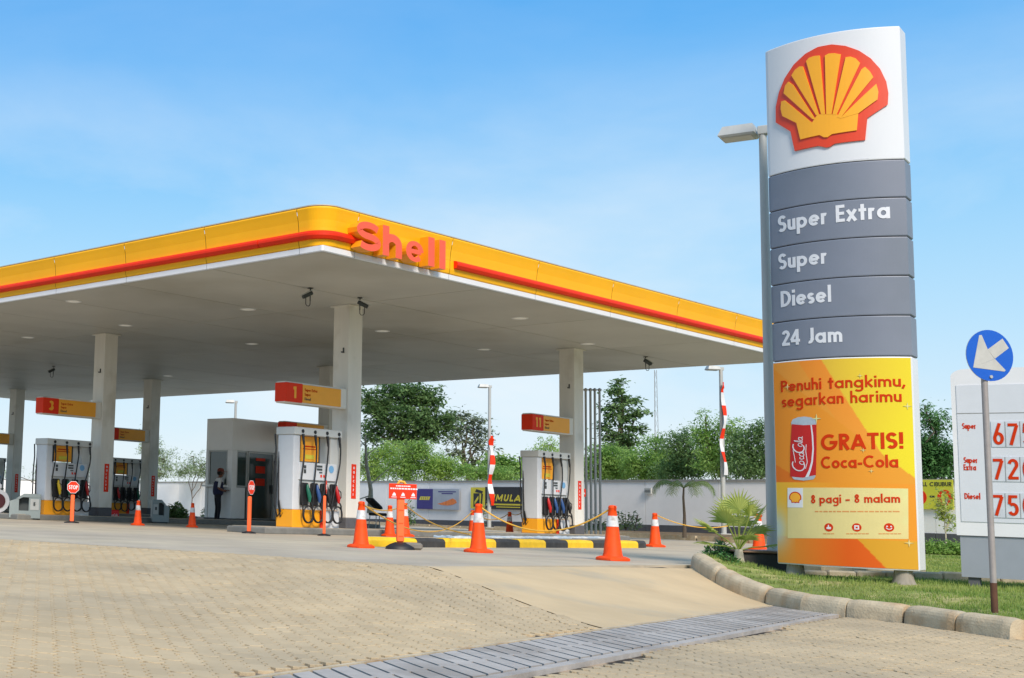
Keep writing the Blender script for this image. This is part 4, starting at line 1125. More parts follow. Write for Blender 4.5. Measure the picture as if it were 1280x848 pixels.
script([(.424, .07), (.42, .02), (.436, .018)], .009); script([(.10, .12), (.17, .13), (.25, .145), (.30, .14)], .008)
mb.build('can_script', art)
# sparkles printed on the poster
mb = MB()
for (u, v, r_) in ((985, 484, 4), (1021, 523.5, 6), (1134, 508, 4.5), (1079, 563, 3.2), (1089, 589, 3), (1136, 679, 5), (1075, 470, 3)):
    c = px(u, v); R_ = r_ * .0102; tpoly(mb, [(c[0] + (R_ if k % 2 == 0 else R_ * .2) * math.cos(k * PI / 4), c[1] + (R_ if k % 2 == 0 else R_ * .2) * math.sin(k * PI / 4)) for k in range(8)], m_pale, .009, .0122)
stuff(mb.build('sparkles', art))
# the scratch on the top grey panel
mb = MB(); ribbon(mb, [px(1045, 203), px(1055, 200), px(1068, 199.5), px(1086, 197.5)], .012, tmap, 0, .002, m_text); mb.build('scratch', gp[4])

# ------------------------------------------------------------------ price board
PB = at(1200, 721, 16.3)
PBA = math.radians(-40)
pb = thing('price_board', 'white and grey fuel price board with red digits behind the arrow sign', 'price board', (PB.x, PB.y, 0), PBA)
def pbx(u, v):
    d = ray(u, v); nx_, ny_ = -math.sin(PBA), math.cos(PBA); k = (PB.x * nx_ + PB.y * ny_) / (d[0] * nx_ + d[1] * ny_)
    return ((d[0] * k - PB.x) * math.cos(PBA) + (d[1] * k - PB.y) * math.sin(PBA), d[2] * k + CAMH)
mb = MB(); x1 = 2.35; z0 = pbx(1196, 669)[1]; z1 = pbx(1190, 462)[1]; xl = pbx(1196, 669)[0]
out_ = [(xl, z0), (x1, z0), (x1, z1)] + [(xl + .16 - .16 * math.sin(a), z1 - .10 + .10 * math.cos(a)) for a in np.linspace(0, PI / 2, 7)]
mb.slab(out_, lambda a, b, d: (a, -d, b), -.30, 0.0, m_white); mb.build('white_cabinet', pb)
mb = MB(); zg = pbx(1200, 721)[1]; mb.slab([(pbx(1201, 700)[0], zg), (x1 - .05, zg), (x1 - .05, z0 - .012), (pbx(1201, 700)[0], z0 - .012)], lambda a, b, d: (a, -d, b), -.26, -.02, mat('board_grey', '8E949C', .5, var=.03)); mb.build('grey_skirt', pb)
for x in (.14, 1.9):
    mb = MB(); mb.box((x, .12, zg / 2 - .09), (.12, .14, abs(zg) + .20), m_plinth); mb.build('foot', pb)
mpan = mat('board_panel', 'C9CDD2', .5, var=.02)
mb = MB(); a = pbx(1202, 652); b = pbx(1202, 482); mb.slab([(a[0], a[1]), (x1 - .1, a[1]), (x1 - .1, b[1]), (a[0], b[1])], lambda p, q, d: (p, -d, q), 0, .008, mpan); mb.build('face_panel', pb)
mb = MB(); zz = pbx(1202, 517)[1]; mb.box(((a[0] + x1 - .1) / 2, -.0095, zz), (x1 - .1 - a[0], .004, .008), m_wallcap); mb.build('panel_seam', pb)
for (v0, v1, s_, rows) in ((527, 559, '6750', ('Super',)), (571, 602, '7200', ('Super', 'Extra')), (616, 647, '7500', ('Diesel',))):
    c0 = pbx(1240, v1); c1 = pbx(1240, v0)
    mb = MB(); mb.slab([(c0[0], c0[1]), (x1 - .16, c0[1]), (x1 - .16, c1[1]), (c0[0], c1[1])], lambda p, q, d: (p, -d, q), .008, .016, mat('digit_window', 'BFC4CA', .5)); wv = mb.build('digit_window', pb)
    for k, ch in enumerate(s_):
        mb = MB(); fn = lambda p, q, d: (p, -.017 - d, q); x = c0[0] + .022 + k * .152
        text(mb, ch, fn, x, c0[1] + .025, (c1[1] - c0[1]) - .05, m_redtext, width=.105, wt=.150, depth=.004); mb.build('digit', pb)
        mb = MB(); mb.box((x + .126, -.018, (c0[1] + c1[1]) / 2), (.006, .004, c1[1] - c0[1] - .01), m_wallcap); mb.build('digit_divider', pb)
    for k, s2 in enumerate(rows):
        vv = {527: 536.5, 571: 579 if k == 0 else 588, 616: 624}[v0]; q = pbx({527: 1203, 571: 1205, 616: 1206}[v0], vv)
        mb = MB(); text(mb, s2, lambda p, r_, d: (p, -.009 - d, r_), q[0], q[1], .075, m_redtext, width={'Super': .145, 'Extra': .13, 'Diesel': .165}[s2], wt=.19, depth=.002); mb.build('lettering', pb)

# ------------------------------------------------------------------ blue arrow sign
AS = at(1243, 755, 12.9)
asg = thing('arrow_sign', 'round blue road sign with white arrow pointing down left on grey pole', 'road sign', (AS.x, AS.y, 0), math.radians(6))
c_ = at(1234, 445, 12.9); cxx = c_.x - AS.x; cz_ = c_.z
mb = MB(); mb.tube([(0, 0, -.25), (0, 0, -.08), (cxx * .0, 0, cz_ + .22)], .029, mat('sign_pole', '9C9590', .5, metal=.2, var=.1, scale=9), 12); mb.build('pole', asg)
mb = MB(); mb.tube([(0, 0, -.2), (0, 0, .09)], .031, mat('pole_rust', '5A3A28', .8, var=.3), 12); mb.build('pole_base', asg)
mb = MB(); rr_ = .258
circ = [(rr_ * math.cos(a), rr_ * math.sin(a)) for a in np.linspace(0, 2 * PI, 41)[:-1]]
fnd = lambda p, q, d: (cxx + p * .985, -.034 - d, cz_ + q)
mb.slab(circ, fnd, -.004, .004, m_blue, m_metal); disc = mb.build('disc', asg)
mb = MB()
def apx(x, y): return ((x - 415) / 300 * .258, -(y - 425) / 328 * .258)
arrow = [apx(*p) for p in ((195, 590), (290, 172), (322, 168), (390, 350), (585, 200), (660, 318), (475, 465), (608, 605), (590, 622))]
# split the concave arrow in convex bits: head (two) and shaft
mb.slab([arrow[0], apx(470, 465)] + [apx(392, 352), apx(322, 168), apx(290, 172)], fnd, .004, .0062, m_silver)
mb.slab([arrow[0], apx(590, 622), apx(608, 605), apx(475, 465)], fnd, .004, .0066, m_silver)
mb.slab([apx(390, 350), apx(475, 465), apx(660, 318), apx(585, 200)][::1], fnd, .004, .0070, m_silver)
mb.build('arrow', disc)
mb = MB(); mb.tube([(cxx, -.03, cz_ - .215), (cxx, -.05, cz_ - .215)], .016, m_metal, 10); mb.build('bolt', asg)
mb = MB(); mb.tube([(cxx, .005, cz_ - .20), (cxx, -.034, cz_ - .20)], .034, m_metal, 8); mb.build('clamp', asg)

# ------------------------------------------------------------------ lamp posts
def lamp_post(u, vb, vt, Y, r, label, side=-1, group='tall lamp posts', zb=None, hs=1., head_rot=0):
    b = at(u, vb, Y); ut = {966: 945}.get(u, u)
    p = at(ut, vt, Y); z0 = b.z if zb is None else zb; h = p.z - z0
    t = thing('lamp_post', label, 'lamp post', (b.x, Y, z0), math.radians(head_rot), group)
    mb = MB(); mb.tube([(0, 0, 0), (0, 0, h)], [r, r * .72], m_metal, 14); mb.build('pole', t)
    mb = MB(); mb.box((0, 0, .01), (r * 4, r * 4, .03), m_metal); mb.build('base_plate', t)
    mb = MB(); S = hs
    mb.box((-.02 * side, 0, h + .02 * S), (.16 * S, .13 * S, .13 * S), m_metal, bevel=.01)
    c = side * .33 * S
    o = len(mb.v)
    # tapered box head
    x0, x1 = c - .25 * S, c + .25 * S; d = .19 * S
    vs = [(x0 + .03 * S, -d + .02, h - .05 * S), (x1 - .03 * S, -d + .02, h - .05 * S), (x1 - .03 * S, d - .02, h - .05 * S), (x0 + .03 * S, d - .02, h - .05 * S), (x0, -d, h - .02 * S), (x1, -d, h - .02 * S), (x1, d, h - .02 * S), (x0, d, h - .02 * S),
          (x0 + .06 * S, -d + .05, h + .12 * S), (x1 - .03 * S, -d + .05, h + .12 * S), (x1 - .03 * S, d - .05, h + .12 * S), (x0 + .06 * S, d - .05, h + .12 * S)]
    mb.add(vs, [(3, 2, 1, 0), (8, 9, 10, 11)] + [(k * 4 + i, k * 4 + (i + 1) % 4, k * 4 + 4 + (i + 1) % 4, k * 4 + 4 + i) for k in (0, 1) for i in range(4)], m_metal)
    mb.build('lamp_head', t)
    mb = MB(); mb.box((c, 0, h - .052 * S), (.40 * S, .28 * S, .012), m_alu); mb.build('lamp_glass', t)
    return t, h
t, h = lamp_post(966, 690, 165, 18.4, .074, 'tallest grey lamp post, standing on the dark box beside the price tower', -1, hs=1.0, head_rot=-38)
mb = MB(); mb.tube([(.10, -.05, 1.78), (.16, -.05, 1.78), (.16, -.05, 1.22), (.10, -.05, 1.22)], .012, m_metal, 6); mb.build('handle_bracket', t)
t612, h612 = lamp_post(611.5, 660, 484, 56, .085, 'lamp post with a red and white ribbon right of the silver banner', -1, hs=.85)
t905, h905 = lamp_post(905, 668, 462, 44, .085, 'lamp post with a red and white ribbon behind the fan palm', -1, hs=.85)
t288, h288 = lamp_post(291, 640, 503, 62, .08, 'lamp post rising behind the kiosk roof', -1, hs=.85)
def pennant(u, v0, v1, Y, label, n, wpx, ofs=0):
    a = at(u, v0, Y - .14); b = at(u, v1, Y - .14); t = thing('ribbon_flag', label, 'flag', (a.x, Y - .14, b.z), 0, 'red and white ribbons on the lamp posts')
    H = a.z - b.z; w_ = wpx * Y / F_; rr = random.Random(int(u))
    ks = 36
    def P(k): 
        f = k / ks; return (ofs * (1 - f) + .05 * math.sin(f * 9 + u) + (0 if f > .08 else .04)), .06 * math.sin(f * 14 + u), H * (1 - f), w_ * (.55 + .45 * abs(math.cos(f * 8.3 + u * .7))) * (.5 if f < .04 else 1)
    for i in range(n):
        k0, k1 = i * ks // n, (i + 1) * ks // n; mb = MB(); vs = []
        for k in range(k0, k1 + 1):
            x, y, z, q = P(k); vs += [(x - q / 2, y - .03, z), (x + q / 2, y + .03, z), (x + q / 2, y + .045, z), (x - q / 2, y - .015, z)]
        m_ = k1 - k0
        fs = [(4 * i_ + j, 4 * i_ + (j + 1) % 4, 4 * i_ + 4 + (j + 1) % 4, 4 * i_ + 4 + j) for i_ in range(m_) for j in range(4)] + [(0, 1, 2, 3), tuple(4 * m_ + j for j in (3, 2, 1, 0))]
        mb.add(vs, fs, m_redsig if i % 2 == 0 else m_white); mb.build('stripe', t)
pennant(614.5, 545, 632, 56, 'red and white ribbon flag wound down the post right of the silver banner', 7, 7)
pennant(903.5, 478, 594, 44, 'red and white ribbon flag hanging on the post behind the fan palm', 8, 6)

# dark box under the near lamp post
b0 = at(934, 716, 17.6)
t = thing('service_box', 'dark low concrete box with a brown lid under the near lamp post', 'box', (b0.x, 17.9, -.12), math.radians(-8))
mb = MB(); mb.box((.42, .3, .15), (.80, .8, .34), m_kblk, bevel=.02); mb.build('box_body', t)
mb = MB(); mb.box((.42, .3, .335), (.88, .9, .03), m_lid, bevel=.008); mb.build('lid', t)

# ------------------------------------------------------------------ traffic cones
def cone(x, y, H, label, k=0, z=None, tilt=0):
    t = thing('traffic_cone', label, 'traffic cone', (x, y, gz(x, y) if z is None else z), random.uniform(0, .6), 'orange traffic cones with a white band')
    s = H / .75; t['category'] = 'traffic cone'
    mb = MB(); mb.lathe([(.185, 0), (.192, .012), (.19, .035), (.165, .05), (.14, .06)], m_orange, 8 * 3, square=.45, smooth=False); mb.build('base', t)
    rz = lambda z: .128 - (z - .05) / .70 * .083
    mb = MB(); mb.lathe([(rz(.05) + .008, .05), (rz(.10), .10), (rz(.46), .46), (rz(.605) , .605), (rz(.70), .70), (rz(.70) + .006, .705), (rz(.75) + .004, .742), (.02, .75)], m_orange, 20); mb.build('body', t)
    mb = MB(); mb.lathe([(rz(.46) + .003, .46), (rz(.605) + .003, .605)], m_cwhite, 20, caps=False); mb.build('reflective_band', t)
    mb = MB(); mb.tube([(.0, -.05, .69), (0, -.075, .70), (0, -.08, .73), (0, -.05, .74)], .009, m_orange, 6); mb.build('rope_eye', t)
    t.scale = (s, s, s)
    return t
cdef = [(451, 685, 627, 'large cone left of the orange notice post'), (598, 691, 630, 'large one before the striped kerb'), (766, 701, 632, 'largest cone, nearest the camera'),
        (240, 659.5, 629, 'cone alone beside the attendant'), (172, 657, 626, 'cone between the red crate and the small grey box'), (487, 671, 632, 'cone partly hidden left behind the notice post'), (505.5, 671, 629, 'cone hidden right behind the notice post'),
        (637, 671, 640, 'smallest cone, between the ribbon post and pump 11'), (658, 672, 634, 'cone at the left foot of pump 11'), (590.5, 671, 638, 'cone half hidden behind the large left centre cone'), (819, 684, 641.5, 'cone right of the yellow and black kerb'), (949, 688, 643, 'cone half hidden behind the near lamp post')]
CP = {}
for u, vb, vt, lb in cdef:
    x, y = G(u, vb, 0); b = np.array([x, y, gz(x, y)]); 
    px_m = F_ / y; H = (vb - vt) / px_m * .985
    if u in (240, 172): pass
    cone(x, y, H, 'orange traffic cone with white band, ' + lb)
    CP[u] = Vector((x, y, gz(x, y) + H * .96))

# ropes between the cones
def rope(a, b, sag, label, ea=0, eb=0):
    a, b = Vector(a), Vector(b); n = 22
    P = [a.lerp(b, i / n) - Vector((0, 0, 4 * sag * (i / n) * (1 - i / n))) for i in range(n + 1)]
    mb = MB(); mb.tube([p - a for p in P], .012, m_rope, 6); o = mb.build('rope', None, a); tag(o, label, 'rope', 'yellow ropes slung between the cones')
rope(CP[451], CP[590.5], .50, 'yellow rope sagging from the cone left of the notice post to the middle cones')
rope(CP[451] + Vector((0, .02, -.02)), CP[505.5], .12, 'short yellow rope from the left large cone to the hidden cone')
rope(CP[505.5], CP[598] - Vector((0, -.5, .45)), .12, 'yellow rope crossing down towards the foot of the left centre cone')
rope(CP[598], CP[766], .36, 'long yellow rope sagging in front of pump 11')
rope(CP[590.5], CP[637], .22, 'thin yellow rope behind the left centre cone')
rope(CP[637], CP[658], .12, 'short yellow rope between the two cones left of pump 11')
rope(CP[819], CP[949], .30, 'yellow rope sagging from the cone right of the kerb towards the fan palm')

# ------------------------------------------------------------------ yellow and black kerb island
r0, l0 = toRL(*G(482, 684.5, 0)); LEN = rl_ = toRL(*G(806, 685.5, 0))[0] - r0
# front line parallel to the islands
isl = thing('divider_island', 'low concrete divider with yellow and black painted kerb stones', 'traffic island', RL(r0, -2.5 if False else l0, 0), PHI + .107)
us = [482, 522, 555.5, 586, 616, 644, 675, 701, 731, 758, 784, 806]
def rr_at(u):
    p = np.array(G(u, 684.6, 0)) - np.array(RL(r0, l0)[:2]); dirv = np.array([math.cos(PHI + .107), math.sin(PHI + .107)]); return p @ dirv
xs = [rr_at(u) for u in us]
cols_ = [m_kyel, m_kblk, m_kyel, m_kyel, m_kblk, m_kyel, m_kblk, m_kyel, m_kblk, m_kyel, m_kblk]
for i, (a, b) in enumerate(zip(xs, xs[1:])):
    mb = MB(); prof = [(0, 0), (.0, .10), (.02, .135), (.05, .152), (.20, .155), (.20, 0)]
    N_ = len(prof); vs = []; ks = 6
    for k in range(ks + 1):
        x = a + .006 + (b - a - .012) * k / ks; dl = 0
        if i == 0: q = 1 - k / ks; dl = .35 * (q ** 2.2)
        if i == len(xs) - 2: q = k / ks; dl = .28 * (q ** 2.2)
        e_ = .007 if k in (0, ks) else 0
        vs += [(x - a, p[0] + dl + e_, max(0, p[1] - e_) + random.gauss(0, .0012)) for p in prof]
    fs = [(k * N_ + j, (k + 1) * N_ + j, (k + 1) * N_ + (j + 1) % N_, k * N_ + (j + 1) % N_) for k in range(ks) for j in range(N_)] + [tuple(range(N_ - 1, -1, -1)), tuple(ks * N_ + j for j in range(N_))]
    mb.add(vs, fs, cols_[i]); mb.build('kerb_stone', isl, (a, 0, 0))
mb = MB(); mb.prism([(.75, .205), (xs[-1] - .6, .205), (xs[-1] - .4, .6), (1.2, .6)], 0, .145, m_conc); mb.build('island_top', isl)
rt = random.Random(9)
for k, (u0, u1) in enumerate(((564, 590), (619, 712), (712, 763))):
    p0, p1 = G(u0, 673, .15), G(u1, 673.5, .15); a = Vector((*p0, .152)); b = Vector((*p1, .152)); n = 16; vs = []
    d = (b - a).normalized(); nn = Vector((-d.y, d.x, 0))
    for i in range(n + 1):
        q = a.lerp(b, i / n) - a
        for j in range(5): vs.append(tuple(q + nn * (j * .11 - .06 + rt.uniform(-.015, .015)) + Vector((0, 0, .012 + rt.uniform(0, .028)))))
    fs = [(i * 5 + j, (i + 1) * 5 + j, (i + 1) * 5 + j + 1, i * 5 + j + 1) for i in range(n) for j in range(4)]
    lo = len(vs); vs += [(v[0], v[1], -.0) for v in vs]; ring = [i * 5 for i in range(n + 1)] + [n * 5 + j for j in range(1, 5)] + [i * 5 + 4 for i in range(n - 1, -1, -1)] + [3, 2, 1]
    fs += [(ring[(i + 1) % len(ring)], ring[i], lo + ring[i], lo + ring[(i + 1) % len(ring)]) for i in range(len(ring))]
    mb = MB(); mb.add(vs, fs, m_tarp); o = mb.build('tarpaulin', None, a)
    tag(o, ['short pale blue tarpaulin strip lying left of the large centre cone', 'long pale blue tarpaulin strip lying on the divider before pump 11', 'white tarpaulin strip lying on the divider beside the nearest cone'][k], 'tarpaulin', 'tarpaulin strips on the divider')

# ------------------------------------------------------------------ notice post and stop posts
x, y = G(500, 687, 0)
np_ = thing('notice_post', 'orange flexible post with a red notice board among the cones', 'notice post', (x, y, 0), math.radians(4))
s_ = y / F_
mb = MB(); mb.lathe([(.27, 0), (.26, .04), (.18, .08), (.09, .11), (.05, .11)], m_black, 18, sx=.85, sy=.7); mb.build('rubber_base', np_)
mb = MB(); mb.box((.20, .05, .055), (.28, .26, .11), mat('weight', '757067', .9, var=.2), bevel=.03); mb.build('weight_stone', np_)
mb = MB(); mb.box((.0, 0, .50), (.115, .07, .78), m_postor, bevel=.02)
for zz in (.2, .4, .6): mb.box((0, -.036, zz), (.07, .008, .01), m_orange)
mb.build('post', np_)
zt, zb = .60 + (641 - 604.5) * s_ - .05, .60 + (641 - 623) * s_ - .05
mb = MB(); mb.tube([(-.06, 0, zt - .03), (-.02, 0, zt + .04), (.05, 0, zt + .03), (.09, 0, zt - .03)], .022, m_rope, 8); mb.build('rope_knot', np_)
zc_ = (zt + zb) / 2; mb = MB(); mb.box((.02, -.045, zc_), (35 * s_, .02, zt - zb), m_redsig, bevel=.004); mb.build('board', np_)
mb = MB()
for z_, w_, h_ in ((zt - .035, .22, .018), (zt - .075, .40, .022)):
    x_ = .02 - w_ / 2
    while x_ < .02 + w_ / 2: q = random.uniform(.02, .05); mb.box((x_ + q / 2, -.057, z_), (q, .004, h_), m_white); x_ += q + .008
stuff(mb.build('board_print', np_))
for q in (-.14, .0, .16):
    mb = MB(); mb.slab([(q - .03 + .02, zb + .045), (q + .03 + .02, zb + .045), (q + .025 + .02, zb + .075), (q + .02, zb + .10), (q - .02 + .02, zb + .07)], lambda a, b, d: (a, -.0555 - d, b), 0, .004, m_white); mb.build('symbol', np_)
    mb = MB(); mb.box((q + .02, -.057, zb + .025), (.08, .004, .01), m_white); mb.build('caption', np_)
def stop_post(u, vb, vs_, ang, label):
    x, y = G(u, vb, 0); s = y / F_; H = (vb - vs_) * s
    t = thing('stop_post', label, 'stop sign', (x, y, gz(x, y)), math.radians(ang), 'orange posts with red stop discs')
    mb = MB(); mb.lathe([(.20, 0), (.19, .025), (.08, .045), (.05, .05)], m_black, 16, sx=1, sy=.75); mb.build('rubber_base', t)
    mb = MB(); mb.box((0, 0, H / 2 - .08), (.10, .06, H - .22), m_postor, bevel=.015); mb.build('post', t)
    R_ = .165; oc = lambda r: [(r * math.cos(math.radians(22.5 + 45 * k)), H + r * math.sin(math.radians(22.5 + 45 * k))) for k in range(8)]
    fn = lambda a, b, d: (a, -.035 - d, b)
    mb = MB(); mb.slab(oc(R_), fn, -.006, .004, m_white, m_redsig); mb.slab(oc(R_ * .93), fn, .004, .006, m_redsig)
    mb.slab([(p[0], p[1]) for p in oc(R_)][::-1], fn, .004, -.0065, m_redsig); mb.build('stop_disc', t)
    mb = MB(); text(mb, 'STOP', fn, -.115, H - .052, .104, m_white, width=.23, wt=.22, depth=.003, base=.006); mb.build('lettering', t)
stop_post(311, 667, 610.5, 58, 'orange stop post standing before the kiosk door')
stop_post(405, 670, 610, 78, 'orange stop post standing in front of the hoses of pump 1')
stop_post(89.5, 654, 610, 8, 'orange stop post facing the camera before pump 3')

# ------------------------------------------------------------------ service boxes, buckets, crate
def on_ground(u, v, z=0.): x, y = G(u, v, z); return (x, y, z)
def slant_box(u0, u1, vb, vt, label, mirror=False, dpt=.5, z=0.):
    p = Vector(on_ground(u0 + 2, vb, z)); s = p.y / F_; W_ = (u1 - u0) * s * .96; H = (vb - vt) * s
    t = thing('service_cabinet', label, 'cabinet', p, .05 if not mirror else .12, None)
    mx = (lambda x: W_ - x) if mirror else (lambda x: x)
    def sl(P, y0, y1, m, nm, inset=None):
        P = [(mx(a), b) for a, b in P]
        if mirror: P = P[::-1]
        mb = MB(); mb.slab(P, lambda a, b, d: (a, -d, b), -y1, -y0, m); mb.build(nm, t)
    foot = .06 * H
    # body as a frame around the recess
    top = H
    sl([(0, foot), (.30 * W_, foot), (.30 * W_, .78 * H), (.20 * W_, .78 * H), (0, .70 * H)], 0, dpt, m_boxgrey, 'body')
    sl([(.30 * W_, foot), (W_, foot), (W_, .34 * H), (.30 * W_, .34 * H)], 0, dpt, m_boxgrey, 'lower_panel')
    sl([(.30 * W_, .78 * H), (.42 * W_, .86 * H), (W_, .86 * H), (W_, top), (.46 * W_, top), (.20 * W_, .80 * H)], -.01, dpt + .01, m_boxgrey, 'hood')
    sl([(.30 * W_, .34 * H), (.62 * W_, .34 * H), (.62 * W_, .86 * H), (.42 * W_, .86 * H), (.30 * W_, .78 * H)], .22, dpt, m_boxdark, 'recess')
    sl([(.62 * W_, .34 * H), (W_, .34 * H), (W_, .86 * H), (.62 * W_, .86 * H)], 0, dpt, m_boxgrey, 'door')
    sl([(.67 * W_, .38 * H), (.95 * W_, .38 * H), (.95 * W_, .80 * H), (.67 * W_, .80 * H)], -.012, 0, m_metal, 'door_panel')
    mb = MB(); mb.box((mx(.80 * W_), -.025, .62 * H), (.05, .03, .09), m_boxdark); mb.build('latch', t)
    mb = MB(); mb.box((W_ / 2, dpt / 2, foot / 2), (W_ * .85, dpt * .8, foot), m_boxdark); mb.build('plinth', t)
slant_box(9, 49, 649, 617, 'grey metal service cabinet with slanted left end before pump 3')
slant_box(188, 210, 654, 625, 'small grey service cabinet with slanted right end beside the far column', True, .4)
p = Vector(on_ground(745, 667, .03)); s = p.y / F_
t = thing('window_wash_stand', 'narrow grey window washing stand at the foot of the right column', 'wash stand', (p.x, p.y, .0), .1)
mb = MB(); mb.box((0, 0, .36), (13 * s, .25, .60), m_boxgrey, bevel=.02); mb.build('body', t)
for q in (-.09, .07): 
    mb = MB(); mb.box((q, -.13, .42), (.10, .02, .34), m_boxdark); mb.build('slot', t)
mb = MB(); mb.box((0, 0, .05), (14 * s, .28, .06), m_black); mb.build('foot', t)
p2 = Vector(on_ground(750, 664, .03)); t = thing('water_bottle', 'white plastic bottle with dark top beside the washing stand', 'bottle', (p2.x + .12, p.y - .05, .0), 0)
mb = MB(); mb.lathe([(.075, 0), (.08, .02), (.08, .20), (.03, .26), (.03, .28)], m_white, 14); mb.build('body', t)
mb = MB(); mb.lathe([(.05, .28), (.06, .34), (.10, .38), (.07, .42)], m_boxdark, 12); mb.build('cap', t)
p = Vector(on_ground(737, 640, .15)); 
t = thing('fire_point', 'red box on a grey post right of the red plate on the right column', 'fire box', (RL(16.35, 4.2)[0], RL(16.35, 4.2)[1], .14), PHI)
mb = MB(); mb.box((0, 0, .55), (.10, .06, 1.1), m_metal); mb.build('post', t)
mb = MB(); mb.box((0, -.04, 1.22), (.26, .12, .24), m_redsig, bevel=.015); mb.build('box', t)
mb = MB(); mb.box((.03, -.102, 1.20), (.05, .006, .05), m_white); mb.build('label', t)
# vent pipes
for k, u in enumerate((733, 739, 744.5, 750.5)):
    Y = 43.5 + .25 * k; b = at(u, 640 + k, Y); a = at(u - .5 if k else u, 489, Y)
    t = thing('vent_pipe', 'thin grey vent pipe, %s of the row of four' % ['leftmost', 'second from left', 'second from right', 'rightmost'][k], 'pipe', (b.x, Y, .03), 0, 'four thin vent pipes right of the right column')
    mb = MB(); mb.tube([(0, 0, 0), (0, 0, a.z - .03)], .042, m_metal, 8); mb.build('pipe', t)
    mb = MB(); mb.lathe([(.06, a.z - .03), (.085, a.z + .02), (.02, a.z + .07)], m_metal, 10); mb.build('vent_cap', t)
# bucket and red crate
x, y = G(109, 648.5, 0); t = thing('bucket', 'dark purple plastic bucket at the foot of the left column', 'bucket', (x, y, 0), 0)
s = y / F_; mb = MB(); mb.lathe([(.125, 0), (.155, 16.3 * s), (.165, 16.3 * s + .01), (.15, 16.3 * s), (.13, .05)], m_bucket, 18); mb.build('pail', t)
mb = MB(); mb.tube([(-.155, 0, .40), (-.12, -.06, .30), (0, -.15, .25), (.12, -.06, .30), (.155, 0, .40)], .006, m_metal, 6); mb.build('handle', t)
x, y = G(134, 650.5, 0); s = y / F_
t = thing('drink_cooler', 'red cola crate standing at the foot of the small far pump', 'crate', (x, y, 0), .08)
mb = MB(); W_ = 14.3 * s; H = 13 * s; mb.box((W_ / 2, .15, H / 2), (W_, .28, H), m_crate, bevel=.02); mb.build('body', t)
mb = MB(); text(mb, 'CocaCola', lambda a, b, d: (.045 + a, .008 - d, H * .42 + b), 0, 0, .075, m_white, width=W_ - .09, wt=.15, depth=.004, slant=.25); mb.build('lettering', t)
# hose reel drum at the left edge
x, y = G(-4, 647, 0); t = thing('hose_reel', 'white round hose reel with dark red centre cut by the left edge', 'hose reel', (x, y, 0), .15)
mb = MB(); mb.tube([(0, -.12, .48), (0, .12, .48)], .34, m_white, 28); mb.build('drum', t)
mb = MB(); mb.tube([(0, -.15, .48), (0, -.11, .48)], .22, mat('dark_red', '4A1018', .5), 24); mb.build('hub', t)
mb = MB(); mb.box((0, 0, .07), (.42, .36, .14), m_white, bevel=.02); mb.box((0, 0, .90), (.22, .22, .18), m_white, bevel=.05); mb.build('stand', t)

# ------------------------------------------------------------------ kiosk
kc = np.array([3.25, 43.5]); 
kiosk = thing('kiosk', 'small grey kiosk with glass door and serving window beside the attendant', 'kiosk', (kc[0], kc[1], 0), PHI)
KH_ = 3.52; KW, KD = 2.28, 1.25
# right face is local -y side running +x; left face is local -x side running +y.  Panels with openings
def wallseg(mbx, x0, x1, z0, z1, y=0): pass
mb = MB(); mb.box((KW / 2, KD / 2, .09), (KW + .04, KD + .04, .18), m_plinth); mb.build('plinth', kiosk)
mb = MB(); mb.box((KW / 2, KD / 2, (2.45 + KH_) / 2), (KW, KD, KH_ - 2.45), m_hutw, bevel=.01); mb.build('upper_wall', kiosk)
mb = MB(); mb.box((.12, .10, 1.315), (.24, .2, 2.265), m_hutp); mb.box((.09, KD - .06, 1.315), (.18, .12, 2.265), m_hutp); mb.box((KW - .10, .10, 1.315), (.2, .2, 2.265), m_hutp); mb.box((KW - .1, KD / 2, 1.315), (.16, KD - .45, 2.264), m_hutp); mb.box((KW / 2, KD - .1, 1.315), (KW - .5, .16, 2.264), m_hutp)
mb.build('wall_frame', kiosk)
mb = MB(); mb.box((.46, .08, .70), (.44, .12, 1.03), m_hutp); mb.build('front_panel', kiosk)
mb = MB(); mb.box((.08, .66, .70), (.12, .9, 1.03), m_hutp); mb.build('side_panel', kiosk)
mb = MB(); mb.box((-.02, .68, 1.24), (.42, 1.05, .05), m_hutp); mb.build('counter', kiosk)
def framed(nm, c, w_, h_, axis):
    mb = MB(); 
    for sx, sz, dx, dz in ((-1, 0, .05, h_), (1, 0, .05, h_), (0, -1, w_ - .1, .05), (0, 1, w_ - .1, .05)):
        o_ = (sx * (w_ / 2 - .025), sz * (h_ / 2 - .025)); d = (dx, .07, dz) if axis == 'x' else (.07, dx, dz)
        mb.box((c[0] + (o_[0] if axis == 'x' else 0), c[1] + (0 if axis == 'x' else o_[0]), c[2] + o_[1]), d, m_alu)
    f = mb.build(nm, kiosk)
    mb = MB(); d = (w_ - .1, .015, h_ - .1) if axis == 'x' else (.015, w_ - .1, h_ - .1); mb.box(c, d, m_glass); mb.build('glass', f); return f
framed('window', (.50, .05, 1.84), .52, 1.22, 'x')
dr = framed('door', (1.42, .05, 1.30), 1.25, 2.28, 'x')
mb = MB(); mb.box((1.95, .0, 1.2), (.03, .05, .30), m_boxdark); mb.build('handle', dr)
m_refl = mat('curtain_grey', '9AA09C', .8)
mb = MB(); mb.box((1.62, .4, 1.0), (.45, .02, 1.5), m_hutp); mb.box((1.2, .6, .8), (.5, .3, 1.2), m_boxgrey); mb.build('inner_shelf', kiosk)
for q in range(3):
    mb = MB(); mb.prism([(1.18, .020), (1.62, .020), (1.62, .035), (1.18, .035)], 2.15 - q * .42 - .0, 2.15 - q * .42 + (.09 if q == 0 else .24), m_redsig); mb.build('red_ribbon', kiosk)
framed('window', (.04, .66, 1.86), .92, 1.18, 'y')
